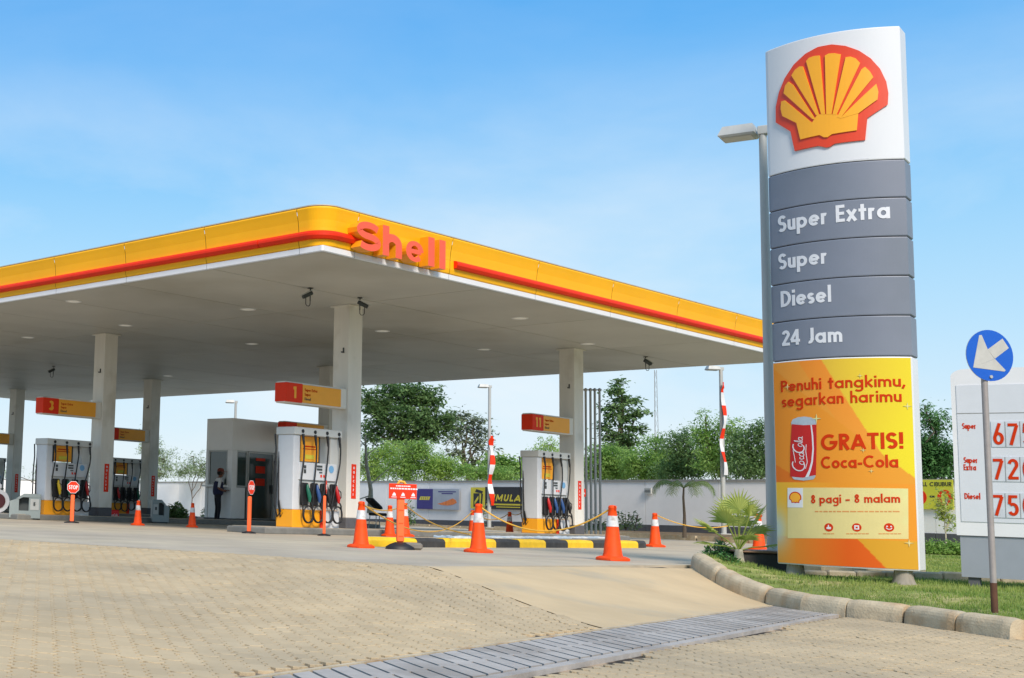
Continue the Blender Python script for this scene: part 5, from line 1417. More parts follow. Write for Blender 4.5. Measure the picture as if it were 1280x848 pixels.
mb = MB(); mb.box((.9, KD / 2 + .2, 1.3), (.10, .3, .9), m_lid); mb.build('notice', kiosk)
rb = bpy.data.objects.new('x', None)
bx_ = RL(0, 0)
t = thing('store_building', 'low grey roofed store behind pump 1, right of the kiosk', 'building', (kc[0] + 1.9, kc[1] + 2.6, 0), PHI)
mb = MB(); mb.box((1.6, 1.5, 1.7), (3.2, 3.0, 3.4), m_hutw); mb.build('wall', t)
mb = MB(); mb.box((1.6, 1.4, 3.45), (3.5, 3.4, .12), m_lid); mb.build('roof_edge', t)
mb = MB(); mb.box((.9, -.02, 1.2), (.9, .05, 2.1), m_glass); mb.build('door', t)

# ------------------------------------------------------------------ attendant
def skin_body(name, joints, edges, parent, m, sub=2, root=0):
    me = bpy.data.meshes.new(name); me.from_pydata([j[:3] for j in joints], edges, []); o = bpy.data.objects.new(name, me); COL.objects.link(o)
    sk = o.modifiers.new('s', 'SKIN'); ss = o.modifiers.new('ss', 'SUBSURF'); ss.levels = ss.render_levels = sub
    for i, j in enumerate(joints):
        r = j[3]; me.skin_vertices[0].data[i].radius = r if isinstance(r, tuple) else (r, r); me.skin_vertices[0].data[i].use_root = (i == root)
    dg = bpy.context.evaluated_depsgraph_get(); ev = o.evaluated_get(dg); nm = bpy.data.meshes.new_from_object(ev); o.modifiers.clear(); o.data = nm; nm.materials.clear(); nm.materials.append(m)
    for p_ in nm.polygons: p_.use_smooth = True
    o.parent = parent; return o
x, y = G(271.5, 654.5, 0)
per = thing('person', 'attendant in dark cap and navy vest standing at the kiosk counter reading papers', 'person', (x, y, gz(x, y)), math.radians(8))
# faces +x ; slight head bow
J = [(0, 0, .86, (.13, .15)), (.0, 0, 1.02, (.125, .15)), (.01, 0, 1.22, (.135, .17)), (.02, 0, 1.32, (.10, .13)), (.035, 0, 1.38, .05), (.05, 0, 1.43, .052),
     (.0, -.09, .80, .085), (.03, -.09, .46, .06), (.0, -.09, .09, .04), (.15, -.10, .035, .035),
     (-.02, .09, .80, .085), (.0, .09, .46, .06), (-.05, .09, .09, .04), (.10, .10, .035, .035),
     (.02, -.17, 1.30, .055), (-.03, -.20, 1.05, .045), (.16, -.16, .98, .036), (.22, -.14, 1.0, .03),
     (.02, .17, 1.30, .055), (-.03, .20, 1.05, .045), (.16, .14, .98, .036), (.22, .10, 1.0, .03)]
E_ = [(0, 1), (1, 2), (2, 3), (3, 4), (4, 5), (0, 6), (6, 7), (7, 8), (8, 9), (0, 10), (10, 11), (11, 12), (12, 13), (3, 14), (14, 15), (15, 16), (16, 17), (3, 18), (18, 19), (19, 20), (20, 21)]
per.scale = (1.1, 1.1, 1.1)
body = skin_body('body', J, E_, per, m_skin)
me = body.data
for m_ in (m_trous, m_shirt, m_black): me.materials.append(m_)
for p_ in me.polygons:
    c = p_.center
    if c.z < .075: p_.material_index = 3
    elif c.z < .92 and abs(c.x) < .19 and not (c.x > .12 and c.z > .85): p_.material_index = 1
    elif c.z > 1.08 and c.z < 1.37: p_.material_index = 2
# head
hd = MB(); prof = [(.015, -.125), (.05, -.115), (.068, -.07), (.080, -.01), (.086, .04), (.080, .085), (.05, .115), (.01, .125)]
hd.lathe(prof, m_skin, 16, c=(.065, 0, 1.52), sx=1.12, sy=.9)
hd.lathe([(.004, -.02), (.018, -.015), (.012, .02), (.004, .03)], m_skin, 8, c=(.165, 0, 1.51))
for yy in (-.078, .078): hd.lathe([(.005, -.03), (.018, -.01), (.02, .015), (.008, .03)], m_skin, 8, c=(.055, yy, 1.515), sx=1, sy=.5)
for yy in (-.03, .03): hd.lathe([(.002, -.006), (.009, 0), (.002, .006)], m_dark, 8, c=(.152, yy, 1.53))
hd.box((.153, 0, 1.455), (.012, .04, .008), m_cap); h_o = hd.build('head', per)
mb = MB(); mb.lathe([(.088, .0), (.092, -.03), (.085, -.08), (.06, -.10)], m_dark, 14, c=(.045, 0, 1.56), sx=1.05, sy=.97); mb.build('hair', per)
mb = MB(); mb.lathe([(.095, 0), (.095, .04), (.08, .085), (.03, .105), (.005, .107)], m_cap, 16, c=(.06, 0, 1.565), sx=1.1, sy=.95); mb.prism([(.12, -.07), (.20, -.06), (.235, -.03), (.235, .03), (.20, .06), (.12, .07)], 1.562, 1.572, m_cap); mb.build('cap', per)
V_ = [(0, 0, .80, (.185, .19)), (.0, 0, 1.0, (.18, .19)), (.01, 0, 1.18, (.175, .20)), (.015, 0, 1.315, (.12, .17))]
skin_body('vest', V_, [(0, 1), (1, 2), (2, 3)], per, m_navy)
for sy in (-1, 1):      # hands with fingers
    HJ = [(.215, sy * .13, 1.0, (.026, .014)), (.255, sy * .115, 1.005, (.034, .013))]; HE = [(0, 1)]; k = 2
    for f in range(4):
        yy = sy * (.088 + f * .018); HJ += [(.285, yy, 1.012, .009), (.312 - abs(f - 1.5) * .005, yy * .98, 1.005, .008), (.325 - abs(f - 1.5) * .006, yy * .97, .992, .007)]; HE += [(1, k), (k, k + 1), (k + 1, k + 2)]; k += 3
    HJ += [(.25, sy * .085, 1.02, .010), (.275, sy * .075, 1.028, .009)]; HE += [(0, k), (k, k + 1)]
    skin_body('hand', HJ, HE, per, m_skin, 1)
mb = MB(); mb.box((0, 0, 0), (.20, .24, .012), m_white, rot=Matrix.Rotation(-.25, 3, 'Y')); o = mb.build('papers', None, (x + .30, y, gz(x, y) + 1.13)); tag(o, 'white papers held by the attendant at the kiosk', 'papers')

# ------------------------------------------------------------------ boundary wall
WP = [(-24, 100), (-2, 98), (3.1, 89.6), (14.2, 62.8), (20.7, 46.2), (24.0, 39.1), (30.2, 26)]
WZT = [2.0, 2.05, 2.15, 2.15, 2.15, 2.15, 2.15]; WZB = [-.5, -.5, -.45, .05, .26, .30, .30]
bw = thing('boundary_wall', 'long white plastered boundary wall with dark base behind the station', 'wall', (0, 0, 0))
def wall_pt(t):   # t in segments
    i = min(int(t), len(WP) - 2); f = t - i; return Vector(WP[i]).lerp(Vector(WP[i + 1]), f), WZB[i] + (WZB[i + 1] - WZB[i]) * f, WZT[i] + (WZT[i + 1] - WZT[i]) * f
def wall_piece(t0, t1, a0, a1, thick, m, name, dz=0, top=False):
    (p, zb0, zt0), (q, zb1, zt1) = wall_pt(t0), wall_pt(t1); d = (q - p).normalized(); nn = Vector((d.y, -d.x))   # towards the station? (left/near side)
    if nn.dot(-p) < 0: nn = -nn
    z = lambda zb, zt, a: zt + a if top else zb + a
    vs = []
    for P_, zb, zt in ((p, zb0, zt0), (q, zb1, zt1)):
        for o_ in (thick, -.1):
            for a in (a0, a1):
                zz = (zt + a if (top or (a is a1 and a1 <= 0)) else zb + a); vs.append((P_.x + nn.x * o_, P_.y + nn.y * o_, zz))
    # vs order: p-out-lo, p-out-hi, p-in-lo, p-in-hi, q-...
    mb = MB(); mb.add(vs, [(0, 4, 5, 1), (2, 3, 7, 6), (1, 5, 7, 3), (0, 2, 6, 4), (0, 1, 3, 2), (4, 6, 7, 5)], m); return mb.build(name, bw)
for i in range(len(WP) - 1):
    k = [5, 4, 8, 5, 3, 4][i]
    for j in range(k):
        t0, t1 = i + j / k + .0008, i + (j + 1) / k - .0008
        wall_piece(t0, t1, -.35, 0, 0, m_wall, 'wall_section')       # from below base to the top
        wall_piece(t0, t1, -.3, .0 + (.26 if i >= 2 else .18), .03, m_plinth, 'plinth_strip') if True else None
        wall_piece(t0, t1, -.05, .02, .04, m_wallcap, 'coping', top=True)
# planter kerb before the wall
pk = bpy.data.objects.new('planter_kerb', None); COL.objects.link(pk); pk['kind'] = 'structure'
for j in range(14):
    a = 2.75 + 1.85 * j / 14; b = a + 1.85 / 14 - .004; (p, z0, _), (q, z1, _) = wall_pt(a), wall_pt(b); d = (q - p).normalized(); nn = Vector((d.y, -d.x)); nn = nn if nn.dot(-p) > 0 else -nn
    P_ = [p + nn * 1.5, q + nn * 1.5, q + nn * 1.7, p + nn * 1.7]; o = P_[0]
    mb = MB(); mb.prism([((v - o).x, (v - o).y) for v in P_][::-1], -.1, .17 if j > 4 else .10, m_kerb); mb.build('kerb_stone', pk, (o.x, o.y, 0))
mb = MB(); vs = []
for j in range(15):
    a = 2.7 + 1.95 * j / 14; p, z0, _ = wall_pt(a); q, _, _ = wall_pt(a + .01); d = (q - p).normalized(); nn = Vector((d.y, -d.x)); nn = nn if nn.dot(-p) > 0 else -nn
    vs += [(p.x + nn.x * 1.55, p.y + nn.y * 1.55, .07), (p.x - nn.x * .05, p.y - nn.y * .05, max(.1, z0 + .02))]
mb.add(vs, [(2 * j, 2 * j + 2, 2 * j + 3, 2 * j + 1) for j in range(14)], m_dirt); struct(mb.build('planting_bed'))
def wall_at(u, off=.06):
    """point on the wall face seen at photo column u, with wall direction"""
    for i in range(2, len(WP) - 1):
        for k in range(400):
            t = i + k / 400; p, zb, zt = wall_pt(t); uu = project((p.x, p.y, 1.0))[0]
            if uu >= u: 
                d = (Vector(WP[i + 1]) - Vector(WP[i])).normalized(); nn = Vector((d.y, -d.x)); nn = nn if nn.dot(-p) > 0 else -nn
                return p + nn * off, d, nn
def banner(u0, u1, v0, v1, name, label, paint):
    p, d, nn = wall_at(u0); q, _, _ = wall_at(u1); Lh = (q - p).length
    zt = at((u0 + u1) / 2, v0, (p.y + q.y) / 2).z; zb = at((u0 + u1) / 2, v1, (p.y + q.y) / 2).z
    t = thing(name, label, 'banner', (p.x, p.y, zb), math.atan2((q - p).y, (q - p).x), 'banners hung on the boundary wall')
    paint(t, Lh, zt - zb); return t
fb = lambda a, b, d: (a, -d, b)
def sheet(t, x0, x1, z0, z1, m, d0=0, d1=.02, name='sheet', wave=0.):
    mb = MB()
    if wave:
        n = 12; vs = []
        for i in range(n + 1):
            x = x0 + (x1 - x0) * i / n; w_ = wave * math.sin(i * 1.7)
            vs += [(x, -d0 - w_ * .2, z0 + .3 * w_), (x, -d1 - w_, z0 + .3 * w_), (x, -d1 - w_, z1 - .15 * w_), (x, -d0 - w_ * .2, z1 - .15 * w_)]
        mb.add(vs, [(4 * i + j, 4 * i + 4 + j, 4 * i + 4 + (j + 1) % 4, 4 * i + (j + 1) % 4) for i in range(n) for j in range(4)] + [(0, 1, 2, 3), tuple(4 * n + j for j in (3, 2, 1, 0))], m)
    else: mb.slab([(x0, z0), (x1, z0), (x1, z1), (x0, z1)], fb, d0, d1, m)
    return mb.build(name, t)
def b1(t, L, H):
    sheet(t, 0, L * .39, 0, H, m_purple); s_ = sheet(t, L * .39 + .002, L, 0, H, m_bsilver)
    mb = MB(); mb.slab([(L * .06, H * .45), (L * .30, H * .45), (L * .33, H * .62), (L * .09, H * .62)], fb, .02, .024, m_byel)
    mb.build('emblem_plate', t); mb = MB(); text(mb, 'IIII', fb, L * .10, H * .48, H * .11, m_purple, width=L * .19, wt=.3, depth=.003, base=.024); mb.build('lettering', t)
    mb = MB()
    for q, (a, b) in enumerate(((.52, .93), (.60, .86))): mb.slab([(L * a, H * (.84 - q * .09)), (L * b, H * (.84 - q * .09)), (L * b, H * (.89 - q * .09)), (L * a, H * (.89 - q * .09))], fb, .02, .0235, m_purple)
    stuff(mb.build('small_print', t))
    mb = MB(); P_ = [(.50, .27), (.60, .22), (.74, .20), (.86, .24), (.95, .34), (.93, .46), (.86, .55), (.80, .50), (.72, .42), (.62, .34)]
    mb.slab([(L * a, H * b) for a, b in P_], fb, .02, .024, m_borange); mb.build('orange_shape', t)
banner(522.5, 575, 611.5, 637, 'wall_banner', 'purple and silver banner with an orange shape on the white wall', b1)
def b2(t, L, H):
    sheet(t, 0, L, 0, H, m_byel); mb = MB()
    mb.slab([(L * .2, H * .08), (L * .62, H * .08), (L * .62, H * .72), (L * .2, H * .72)], fb, .02, .024, m_bblack)
    mb.slab([(L * .30, H * .78), (L * .80, H * .70), (L * .86, H * .82), (L * .40, H * .92)], fb, .02, .0245, m_bblack); mb.slab([(L * .70, H * .2), (L * .80, H * .2), (L * .86, H * .70), (L * .74, H * .70)], fb, .02, .0242, m_bblack); mb.build('can_symbol', t)
    mb = MB(); mb.slab([(L * .28, H * .18), (L * .54, H * .45), (L * .54, H * .6), (L * .28, H * .33)], fb, .024, .027, m_byel); mb.build('stripe', t)
banner(590, 607.5, 609.5, 636, 'wall_banner', 'small yellow banner with a black canister symbol behind the ribbon post', b2)
def b3(t, L, H):
    sheet(t, 0, L, 0, H, m_bblack); sheet(t, L * .04, L * .96, H * .18, H * .25, m_byel, .02, .024, 'yellow_line'); sheet(t, L * .3, L * .9, H * .08, H * .12, m_byel, .02, .024, 'yellow_line')
    mb = MB(); text(mb, 'RIMULA', fb, L * .05, H * .36, H * .30, m_byel, width=L * .86, wt=.24, depth=.004, base=.02, slant=.2); mb.build('lettering', t)
banner(608, 657, 609, 637, 'wall_banner', 'black banner with yellow RIMULA lettering left of pump 11', b3)
def b4(t, L, H):
    sheet(t, 0, L, 0, H, m_lime); mb = MB(); text(mb, 'SHELL CIBUBUR', fb, L * .04, H * .78, H * .14, m_bblack, width=L * .93, wt=.17, depth=.003, base=.02); mb.build('lettering', t)
    for k, xq in enumerate((.18, .80)):
        mb = MB(); r_ = H * .26; fr_ = [(L * xq + r_ * math.cos(a), H * .40 + r_ * math.sin(a)) for a in np.linspace(0, 2 * PI, 22)[:-1]]
        mb.slab(fr_, fb, .02, .0235, m_redsig); mb.slab([(a_ * .5 + L * xq * .5, b_ * .5 + H * .2) for a_, b_ in fr_], fb, .0235, .026, m_lime); mb.build('red_circle', t)
    mb = MB(); mb.slab([(L * .44, H * .40), (L * .56, H * .40), (L * .56, H * .46), (L * .44, H * .46)], fb, .02, .0235, m_bblack); mb.build('small_print', t)
banner(1143, 1194, 600, 637, 'wall_banner', 'lime banner reading SHELL CIBUBUR with red circles, right of the tower', b4)
p, d, nn = wall_at(811); z = at(813, 614, p.y).z
mb = MB(); mb.box((0, 0, 0), (.34, .06, .22), m_alu); mb.box((0, -.03, .03), (.28, .02, .02), m_boxdark); mb.box((0, -.03, -.03), (.28, .02, .02), m_boxdark); o = mb.build('wall_vent', None, (p.x, p.y, z), math.atan2(d.y, d.x)); tag(o, 'small vent plate on the white wall left of the drooping palm', 'vent')

# ------------------------------------------------------------------ trees and shrubs
L_dark = leafmat('leaf_dark', '46683A', '86A266', .45); L_mid = leafmat('leaf_mid', '66923F', 'A6C26C', .5); L_light = leafmat('leaf_light', '84AA4A', 'B8CE74', .5)
L_far = leafmat('leaf_far', '6C8058', 'A2B48A', .35); L_grey = leafmat('leaf_grey', '66745A', '98A484', .3); L_fan = leafmat('leaf_fan', '7E9A3C', 'C6CC74', .45); L_palm = leafmat('leaf_palm', '5C7440', '8FA264', .3); L_deep = leafmat('leaf_deep', '34602F', '649050', .3)
def leafset(vs, fs, c, size, rnd, aspect=2.2, droop=0.2):
    a = rnd.uniform(0, 2 * PI); el = rnd.uniform(-.7, .5) - droop
    t = Vector((math.cos(a) * math.cos(el), math.sin(a) * math.cos(el), math.sin(el)))
    n_ = Vector((rnd.gauss(0, .5), rnd.gauss(0, .5), 1)).normalized(); b = t.cross(n_)
    if b.length < .05: return
    b.normalize(); s = size * rnd.uniform(.6, 1.3); w_ = s / aspect
    o = len(vs); p = c
    vs += [p, p + t * s * .5 + b * w_ * .5, p + t * s, p + t * s * .5 - b * w_ * .5]
    fs.append((o, o + 1, o + 2, o + 3))
def limb(mb, a, b, r0, r1, m, rnd, n=5, wob=.08):
    a, b = Vector(a), Vector(b); L = (b - a).length; P = []
    for i in range(n + 1):
        f = i / n; P.append(a.lerp(b, f) + Vector((rnd.gauss(0, 1), rnd.gauss(0, 1), rnd.gauss(0, .4))) * wob * L * (0 if i in (0, n) else .35))
    mb.tube(P, [r0 + (r1 - r0) * i / n for i in range(n + 1)], m, 6); return P
def tree(name, label, cat, base, trunk_h, blobs, mleaf, mbark, leaf=.30, r0=.18, seed=1, aspect=2.2, droop=.2, group=None, clump=.55, dens=1.):
    """blobs: (dx, dy, z, rx, ry, rz, number of clumps, leaves per clump)"""
    rnd = random.Random(seed); t = thing(name, label, cat, base, 0, group)
    mbk = MB(); top = Vector((0, 0, trunk_h)); limb(mbk, (0, 0, -.2), top, r0, r0 * .55, mbark, rnd, 6, .03)
    vs, fs = [], []
    for (dx, dy, z, rx, ry, rz, nc, nl) in blobs:
        c = Vector((dx, dy, z)); limb(mbk, top if z > trunk_h else Vector((0, 0, max(.2, z * .6))), c, r0 * .45, .03, mbark, rnd, 5, .12)
        for k in range(int(nc * dens)):
            v = Vector((rnd.gauss(0, 1), rnd.gauss(0, 1), rnd.gauss(0, 1))).normalized() * (rnd.random() ** .45)
            q = c + Vector((v.x * rx, v.y * ry, v.z * rz))
            if k % 6 == 0: limb(mbk, c.lerp(q, .1), q, .035, .012, mbark, rnd, 3, .1)
            cr = clump * rnd.uniform(.5, 1.25)
            for _ in range(int(nl * rnd.uniform(.6, 1.3))):
                w_ = Vector((rnd.gauss(0, .5), rnd.gauss(0, .5), rnd.gauss(0, .32))) * cr
                leafset(vs, fs, q + w_, leaf, rnd, aspect, droop)
    for (dx, dy, z, rx, ry, rz, nc, nl) in blobs:
        for k in range(max(2, nc // 7)):
            a = rnd.uniform(0, 2 * PI); q = Vector((dx + rx * .7 * math.cos(a), dy + ry * .7 * math.sin(a), z + rz * rnd.uniform(.3, .8)))
            d = Vector((math.cos(a) * .5, math.sin(a) * .5, rnd.uniform(.5, 1.1))).normalized(); L_ = rnd.uniform(.5, 1.1) * min(rz, 1.4); 
            for i in range(int(16 * dens)):
                f = i / 16; w_ = q + d * L_ * f - Vector((0, 0, 1)) * L_ * .45 * f * f; w_ = w_ + Vector((math.cos(a), math.sin(a), 0)) * L_ * .25 * f * f
                for _ in range(2): leafset(vs, fs, w_ + Vector((rnd.gauss(0, .06), rnd.gauss(0, .06), rnd.gauss(0, .05))), leaf * .75, rnd, aspect * 1.2, droop)
    mbk.build('trunk', t)
    mb = MB(); mb.add(vs, fs, mleaf); mb.build('crown', t); return t
def pos(u, Y): p = at(u, 630, Y); return (p.x, Y)
def zv(u, v, Y): return at(u, v, Y).z
def Tree(name, label, cat, u, Y, blobpx, mleaf, mbark=None, zb=0.0, **k):
    x, y = pos(u, Y); s = Y / F_; B = []
    for (bu, bv, ru, rv, nc, nl) in blobpx: B.append(((bu - u) * s, random.uniform(-.3, .3) * ru * s, zv(bu, bv, Y) - zb, ru * s, ru * s * .8, rv * s, nc, nl))
    th = k.pop('th', None); th = th if th is not None else max(.3, min(b[2] for b in B) * .8)
    return tree(name, label, cat, (x, y, zb), th, B, mleaf, mbark or m_bark, **k)
Tree('broadleaf_tree', 'big dark broadleaf tree behind the wall just right of the tallest column', 'tree', 508, 84, [(470, 510, 20, 16, 60, 26), (500, 492, 34, 18, 110, 28), (530, 500, 24, 18, 70, 28), (498, 522, 38, 18, 120, 28), (538, 530, 24, 18, 80, 28), (470, 538, 22, 14, 50, 26), (515, 545, 32, 12, 60, 26), (458, 500, 8, 18, 24, 22), (560, 528, 10, 14, 22, 20)], L_dark, leaf=.30, r0=.35, seed=3, clump=.62, dens=.80)
Tree('spreading_tree', 'flat topped spreading tree with open layered branches behind the wall', 'tree', 585, 92, [(570, 520, 16, 3, 16, 18), (592, 527, 18, 3, 18, 18), (600, 540, 14, 3, 14, 18), (575, 536, 18, 3, 18, 18), (590, 552, 20, 3, 18, 18), (606, 562, 14, 3, 12, 18), (572, 566, 16, 3, 12, 18), (595, 576, 18, 3, 14, 18), (562, 548, 10, 4, 10, 18)], L_grey, leaf=.34, r0=.22, seed=5, clump=.75, aspect=2.6)
Tree('leafy_tree', 'leafy tree showing through the gap right of the ribbon post', 'tree', 625, 80, [(618, 578, 12, 10, 26, 26), (640, 584, 16, 12, 36, 26), (628, 590, 20, 12, 40, 26)], L_mid, leaf=.30, r0=.14, seed=6, clump=.6)
shr = 'leafy shrubs growing along the back of the wall'
sh = [(474, 72, [(470, 578, 22, 18, 60, 30), (488, 566, 20, 15, 50, 30), (462, 592, 18, 12, 40, 30)], L_light, 'pale green feathery shrub behind the wall beside the tallest column'),
      (520, 70, [(515, 572, 22, 20, 70, 30), (537, 580, 20, 16, 50, 30), (500, 588, 24, 14, 50, 30), (524, 560, 10, 9, 22, 24)], L_mid, 'green shrub behind the wall above the notice board'),
      (565, 69, [(560, 586, 24, 14, 60, 30), (548, 592, 22, 12, 40, 30)], L_light, 'pale shrub behind the wall above the silver banner'),
      (600, 68, [(592, 591, 26, 9, 50, 30), (626, 592, 26, 10, 50, 30)], L_mid, 'low green shrub behind the wall at the ribbon post'),
      (684, 70, [(690, 556, 16, 10, 16, 16), (672, 566, 14, 10, 12, 16), (700, 575, 18, 20, 36, 22), (668, 586, 24, 14, 36, 24)], L_light, 'sparse feathery shrub rising above pump 11'),
      (760, 62, [(752, 572, 22, 18, 60, 30), (776, 578, 24, 18, 70, 30), (742, 590, 24, 12, 50, 30), (770, 590, 28, 12, 50, 30)], L_mid, 'dense green shrub behind the wall at the vent pipes'),
      (812, 60, [(800, 580, 26, 16, 70, 30), (822, 560, 16, 16, 36, 24), (815, 590, 28, 12, 60, 30), (836, 574, 16, 16, 40, 26)], L_mid, 'green shrub behind the wall left of the drooping palm'),
      (856, 57, [(850, 560, 20, 22, 60, 26), (868, 578, 24, 18, 70, 30), (846, 588, 26, 12, 60, 30), (860, 545, 12, 10, 14, 16)], L_dark, 'dark green shrub behind the wall above the drooping palm'),
      (905, 54, [(890, 552, 18, 22, 50, 26), (912, 540, 16, 18, 36, 22), (900, 578, 30, 18, 90, 30), (884, 522, 8, 10, 8, 14)], L_mid, 'tall green shrub behind the wall at the ribbon lamp post'),
      (945, 52, [(936, 560, 20, 24, 60, 28), (950, 540, 14, 14, 26, 20), (940, 584, 24, 14, 60, 30), (965, 575, 16, 20, 50, 28)], L_dark, 'dark green shrub behind the wall left of the near lamp post'),
      (1172, 46, [(1165, 560, 18, 24, 60, 28), (1178, 575, 20, 24, 70, 30), (1155, 585, 18, 18, 50, 28), (1172, 530, 16, 14, 26, 20), (1160, 512, 8, 8, 8, 14)], L_deep, 'dark green shrub behind the wall between tower and price board'),
      (188, 88, [(186, 560, 14, 16, 36, 22), (204, 574, 18, 14, 40, 22), (192, 590, 24, 12, 50, 26), (180, 544, 8, 10, 8, 14)], L_far, 'greyish shrub behind the wall right of the far left column'),
      (240, 86, [(232, 588, 20, 10, 40, 24), (250, 584, 16, 12, 30, 20), (262, 592, 14, 9, 24, 22), (240, 570, 14, 8, 8, 12)], L_far, 'greyish shrub behind the wall left of the kiosk'),
      (75, 92, [(60, 592, 24, 10, 40, 24), (92, 588, 24, 14, 46, 24), (110, 570, 10, 16, 18, 18), (14, 592, 12, 12, 20, 20)], L_far, 'greyish shrub behind the wall seen around pump 3')]
for i, (u, Y, B, ml, lb) in enumerate(sh):
    Tree('leafy_shrub', lb, 'shrub', u, Y, [(a_, b_, c_, d_, e_, int(f_ * 1.7)) for a_, b_, c_, d_, e_, f_ in B], ml, leaf=.165, r0=.06, seed=20 + i, clump=.48, aspect=3.0, droop=.35, group=shr, th=1.0)
Tree('conifer_tree', 'tall sparse dark tree with tiered branches behind the vent pipes', 'tree', 780, 84, [(774, 478, 5, 5, 8, 14), (770, 490, 14, 3, 14, 18), (786, 500, 18, 4, 20, 18), (764, 510, 14, 4, 18, 20), (795, 516, 16, 3, 14, 18), (775, 522, 20, 4, 22, 20), (760, 534, 14, 4, 16, 20), (795, 536, 16, 4, 14, 18), (774, 546, 22, 5, 26, 20), (790, 556, 16, 5, 16, 18), (762, 560, 16, 5, 16, 18)], L_dark, leaf=.32, r0=.20, seed=44, clump=.55, th=8.2)
# lattice mast far away
x, y = pos(821, 170); t = thing('radio_mast', 'thin distant lattice mast right of the sparse dark tree', 'mast', (x, y, 0))
zt_ = zv(821, 463, 170)
for (a, b) in ((-.35, -.35), (.35, -.35), (0, .35)):
    mb = MB(); mb.tube([(a, b, 0), (a * .4, b * .4, zt_)], .03, m_wallcap, 4); mb.build('mast_leg', t)
mb = MB(); 
for k in range(16):
    z = zt_ * k / 16; f = 1 - .6 * k / 16; f2 = 1 - .6 * (k + 1) / 16; z2 = zt_ * (k + 1) / 16
    mb.tube([(-.35 * f, -.35 * f, z), (.35 * f2, -.35 * f2, z2)], .014, m_wallcap, 4, caps=False); mb.tube([(.35 * f, -.35 * f, z), (-.35 * f2, -.35 * f2, z2)], .014, m_wallcap, 4, caps=False)
stuff(mb.build('bracing', t))

# drooping palm before the wall
def frond(mb, base, a, L, rise, fall, m, rnd, nl=16, lw=.035, ll=.35, hang=.5):
    P = []
    for i in range(9):
        f = i / 8; P.append(base + Vector((math.cos(a) * L * math.sin(f * 1.35) / math.sin(1.35), math.sin(a) * L * math.sin(f * 1.35) / math.sin(1.35), rise * math.sin(f * PI * .62) - fall * f ** 2.6)))
    mb.tube(P, [.018 * (1 - .8 * i / 8) for i in range(9)], m, 5)
    vs, fs = [], []
    for k in range(nl):
        f = .12 + .88 * k / nl; i = min(7, int(f * 8)); q = P[i].lerp(P[i + 1], f * 8 - i); t = (P[i + 1] - P[i]).normalized(); sd_ = t.cross(Vector((0, 0, 1))).normalized()
        for s in (-1, 1):
            l = ll * (.5 + .7 * math.sin(f * PI * .95)) * rnd.uniform(.85, 1.15); tip = q + sd_ * s * l * .7 + t * l * .45 - Vector((0, 0, l * hang)); mid = q.lerp(tip, .5) + Vector((0, 0, l * .10)); w_ = t * lw
            o = len(vs); vs += [q - w_ * .6, q + w_ * .6, mid + w_, mid - w_, tip]; fs += [(o, o + 1, o + 2, o + 3), (o + 3, o + 2, o + 4)]
    mb.add(vs, fs, m)
Yp = 43.8; bx, by = pos(855, Yp); zb_ = .2
palm = thing('palm_tree', 'small palm tree with drooping fronds before the white wall', 'palm', (bx, by, zb_))
rnd = random.Random(8); ht = zv(855, 610, Yp) - zb_
mb = MB(); mb.tube([(0, 0, -.1), (.01, 0, ht * .4), (-.02, 0, ht * .8), (0, 0, ht)], [.075, .05, .038, .03], m_bark, 8); mb.build('trunk', palm)
for k in range(8):
    mb = MB(); a = k * 2 * PI / 8 + .05; frond(mb, Vector((0, 0, ht)), a, 1.0 if k % 2 else 1.08, .40, .60, L_palm, rnd, 20, .016, .27, .6); mb.build('frond', palm)
# fan palm beside the kerb
fx, fy = 8.06, 17.75; fp = at(924, 712, fy)
fan = thing('fan_palm', 'small yellow green fan palm at the start of the garden kerb', 'palm', (fp.x, fy, -.06))
mb = MB(); mb.tube([(0, 0, -.05), (0, 0, .12), (0, 0, .30)], [.07, .075, .05], m_palebark, 8); mb.build('trunk', fan)
for (a, el, L, R_) in ((170, 38, .38, .36), (205, 60, .42, .36), (20, 40, .36, .34), (-20, 62, .42, .36), (100, 72, .52, .34), (250, 78, .56, .32), (150, 12, .30, .30), (340, 12, .32, .30), (265, 30, .30, .26), (60, 55, .40, .32), (300, 70, .50, .30)):
    mb = MB(); ar, er = math.radians(a), math.radians(el); d = Vector((math.cos(ar) * math.cos(er), math.sin(ar) * math.cos(er), math.sin(er)))
    b0 = Vector((0, 0, .28)); tip = b0 + d * L; mb.tube([b0, b0.lerp(tip, .5) + Vector((0, 0, .02)), tip], .009, L_fan, 5)
    sidev = d.cross(Vector((0, 0, 1))).normalized(); upv = sidev.cross(d).normalized(); vs, fs = [], []
    n = 17
    for k in range(n):
        th = math.radians(-82 + 164 * k / (n - 1)); dd = (d * math.cos(th) + sidev * math.sin(th)).normalized(); l = R_ * (.78 + .22 * math.cos(th)) * rnd.uniform(.93, 1.07)
        pw = dd.cross(upv).normalized() * .017 * (R_ / .34); o = len(vs); fold = upv * .008
        q1 = tip + dd * l * .5; q2 = tip + dd * l - Vector((0, 0, 1)) * l * .14 * rnd.uniform(.3, 1.6)
        vs += [tip, q1 - pw, q1 + fold * 1.5, q1 + pw, q2]; fs += [(o, o + 1, o + 2), (o, o + 2, o + 3), (o + 1, o + 4, o + 2), (o + 2, o + 4, o + 3)]
    mb.add(vs, fs, L_fan); mb.build('fan_leaf', fan)
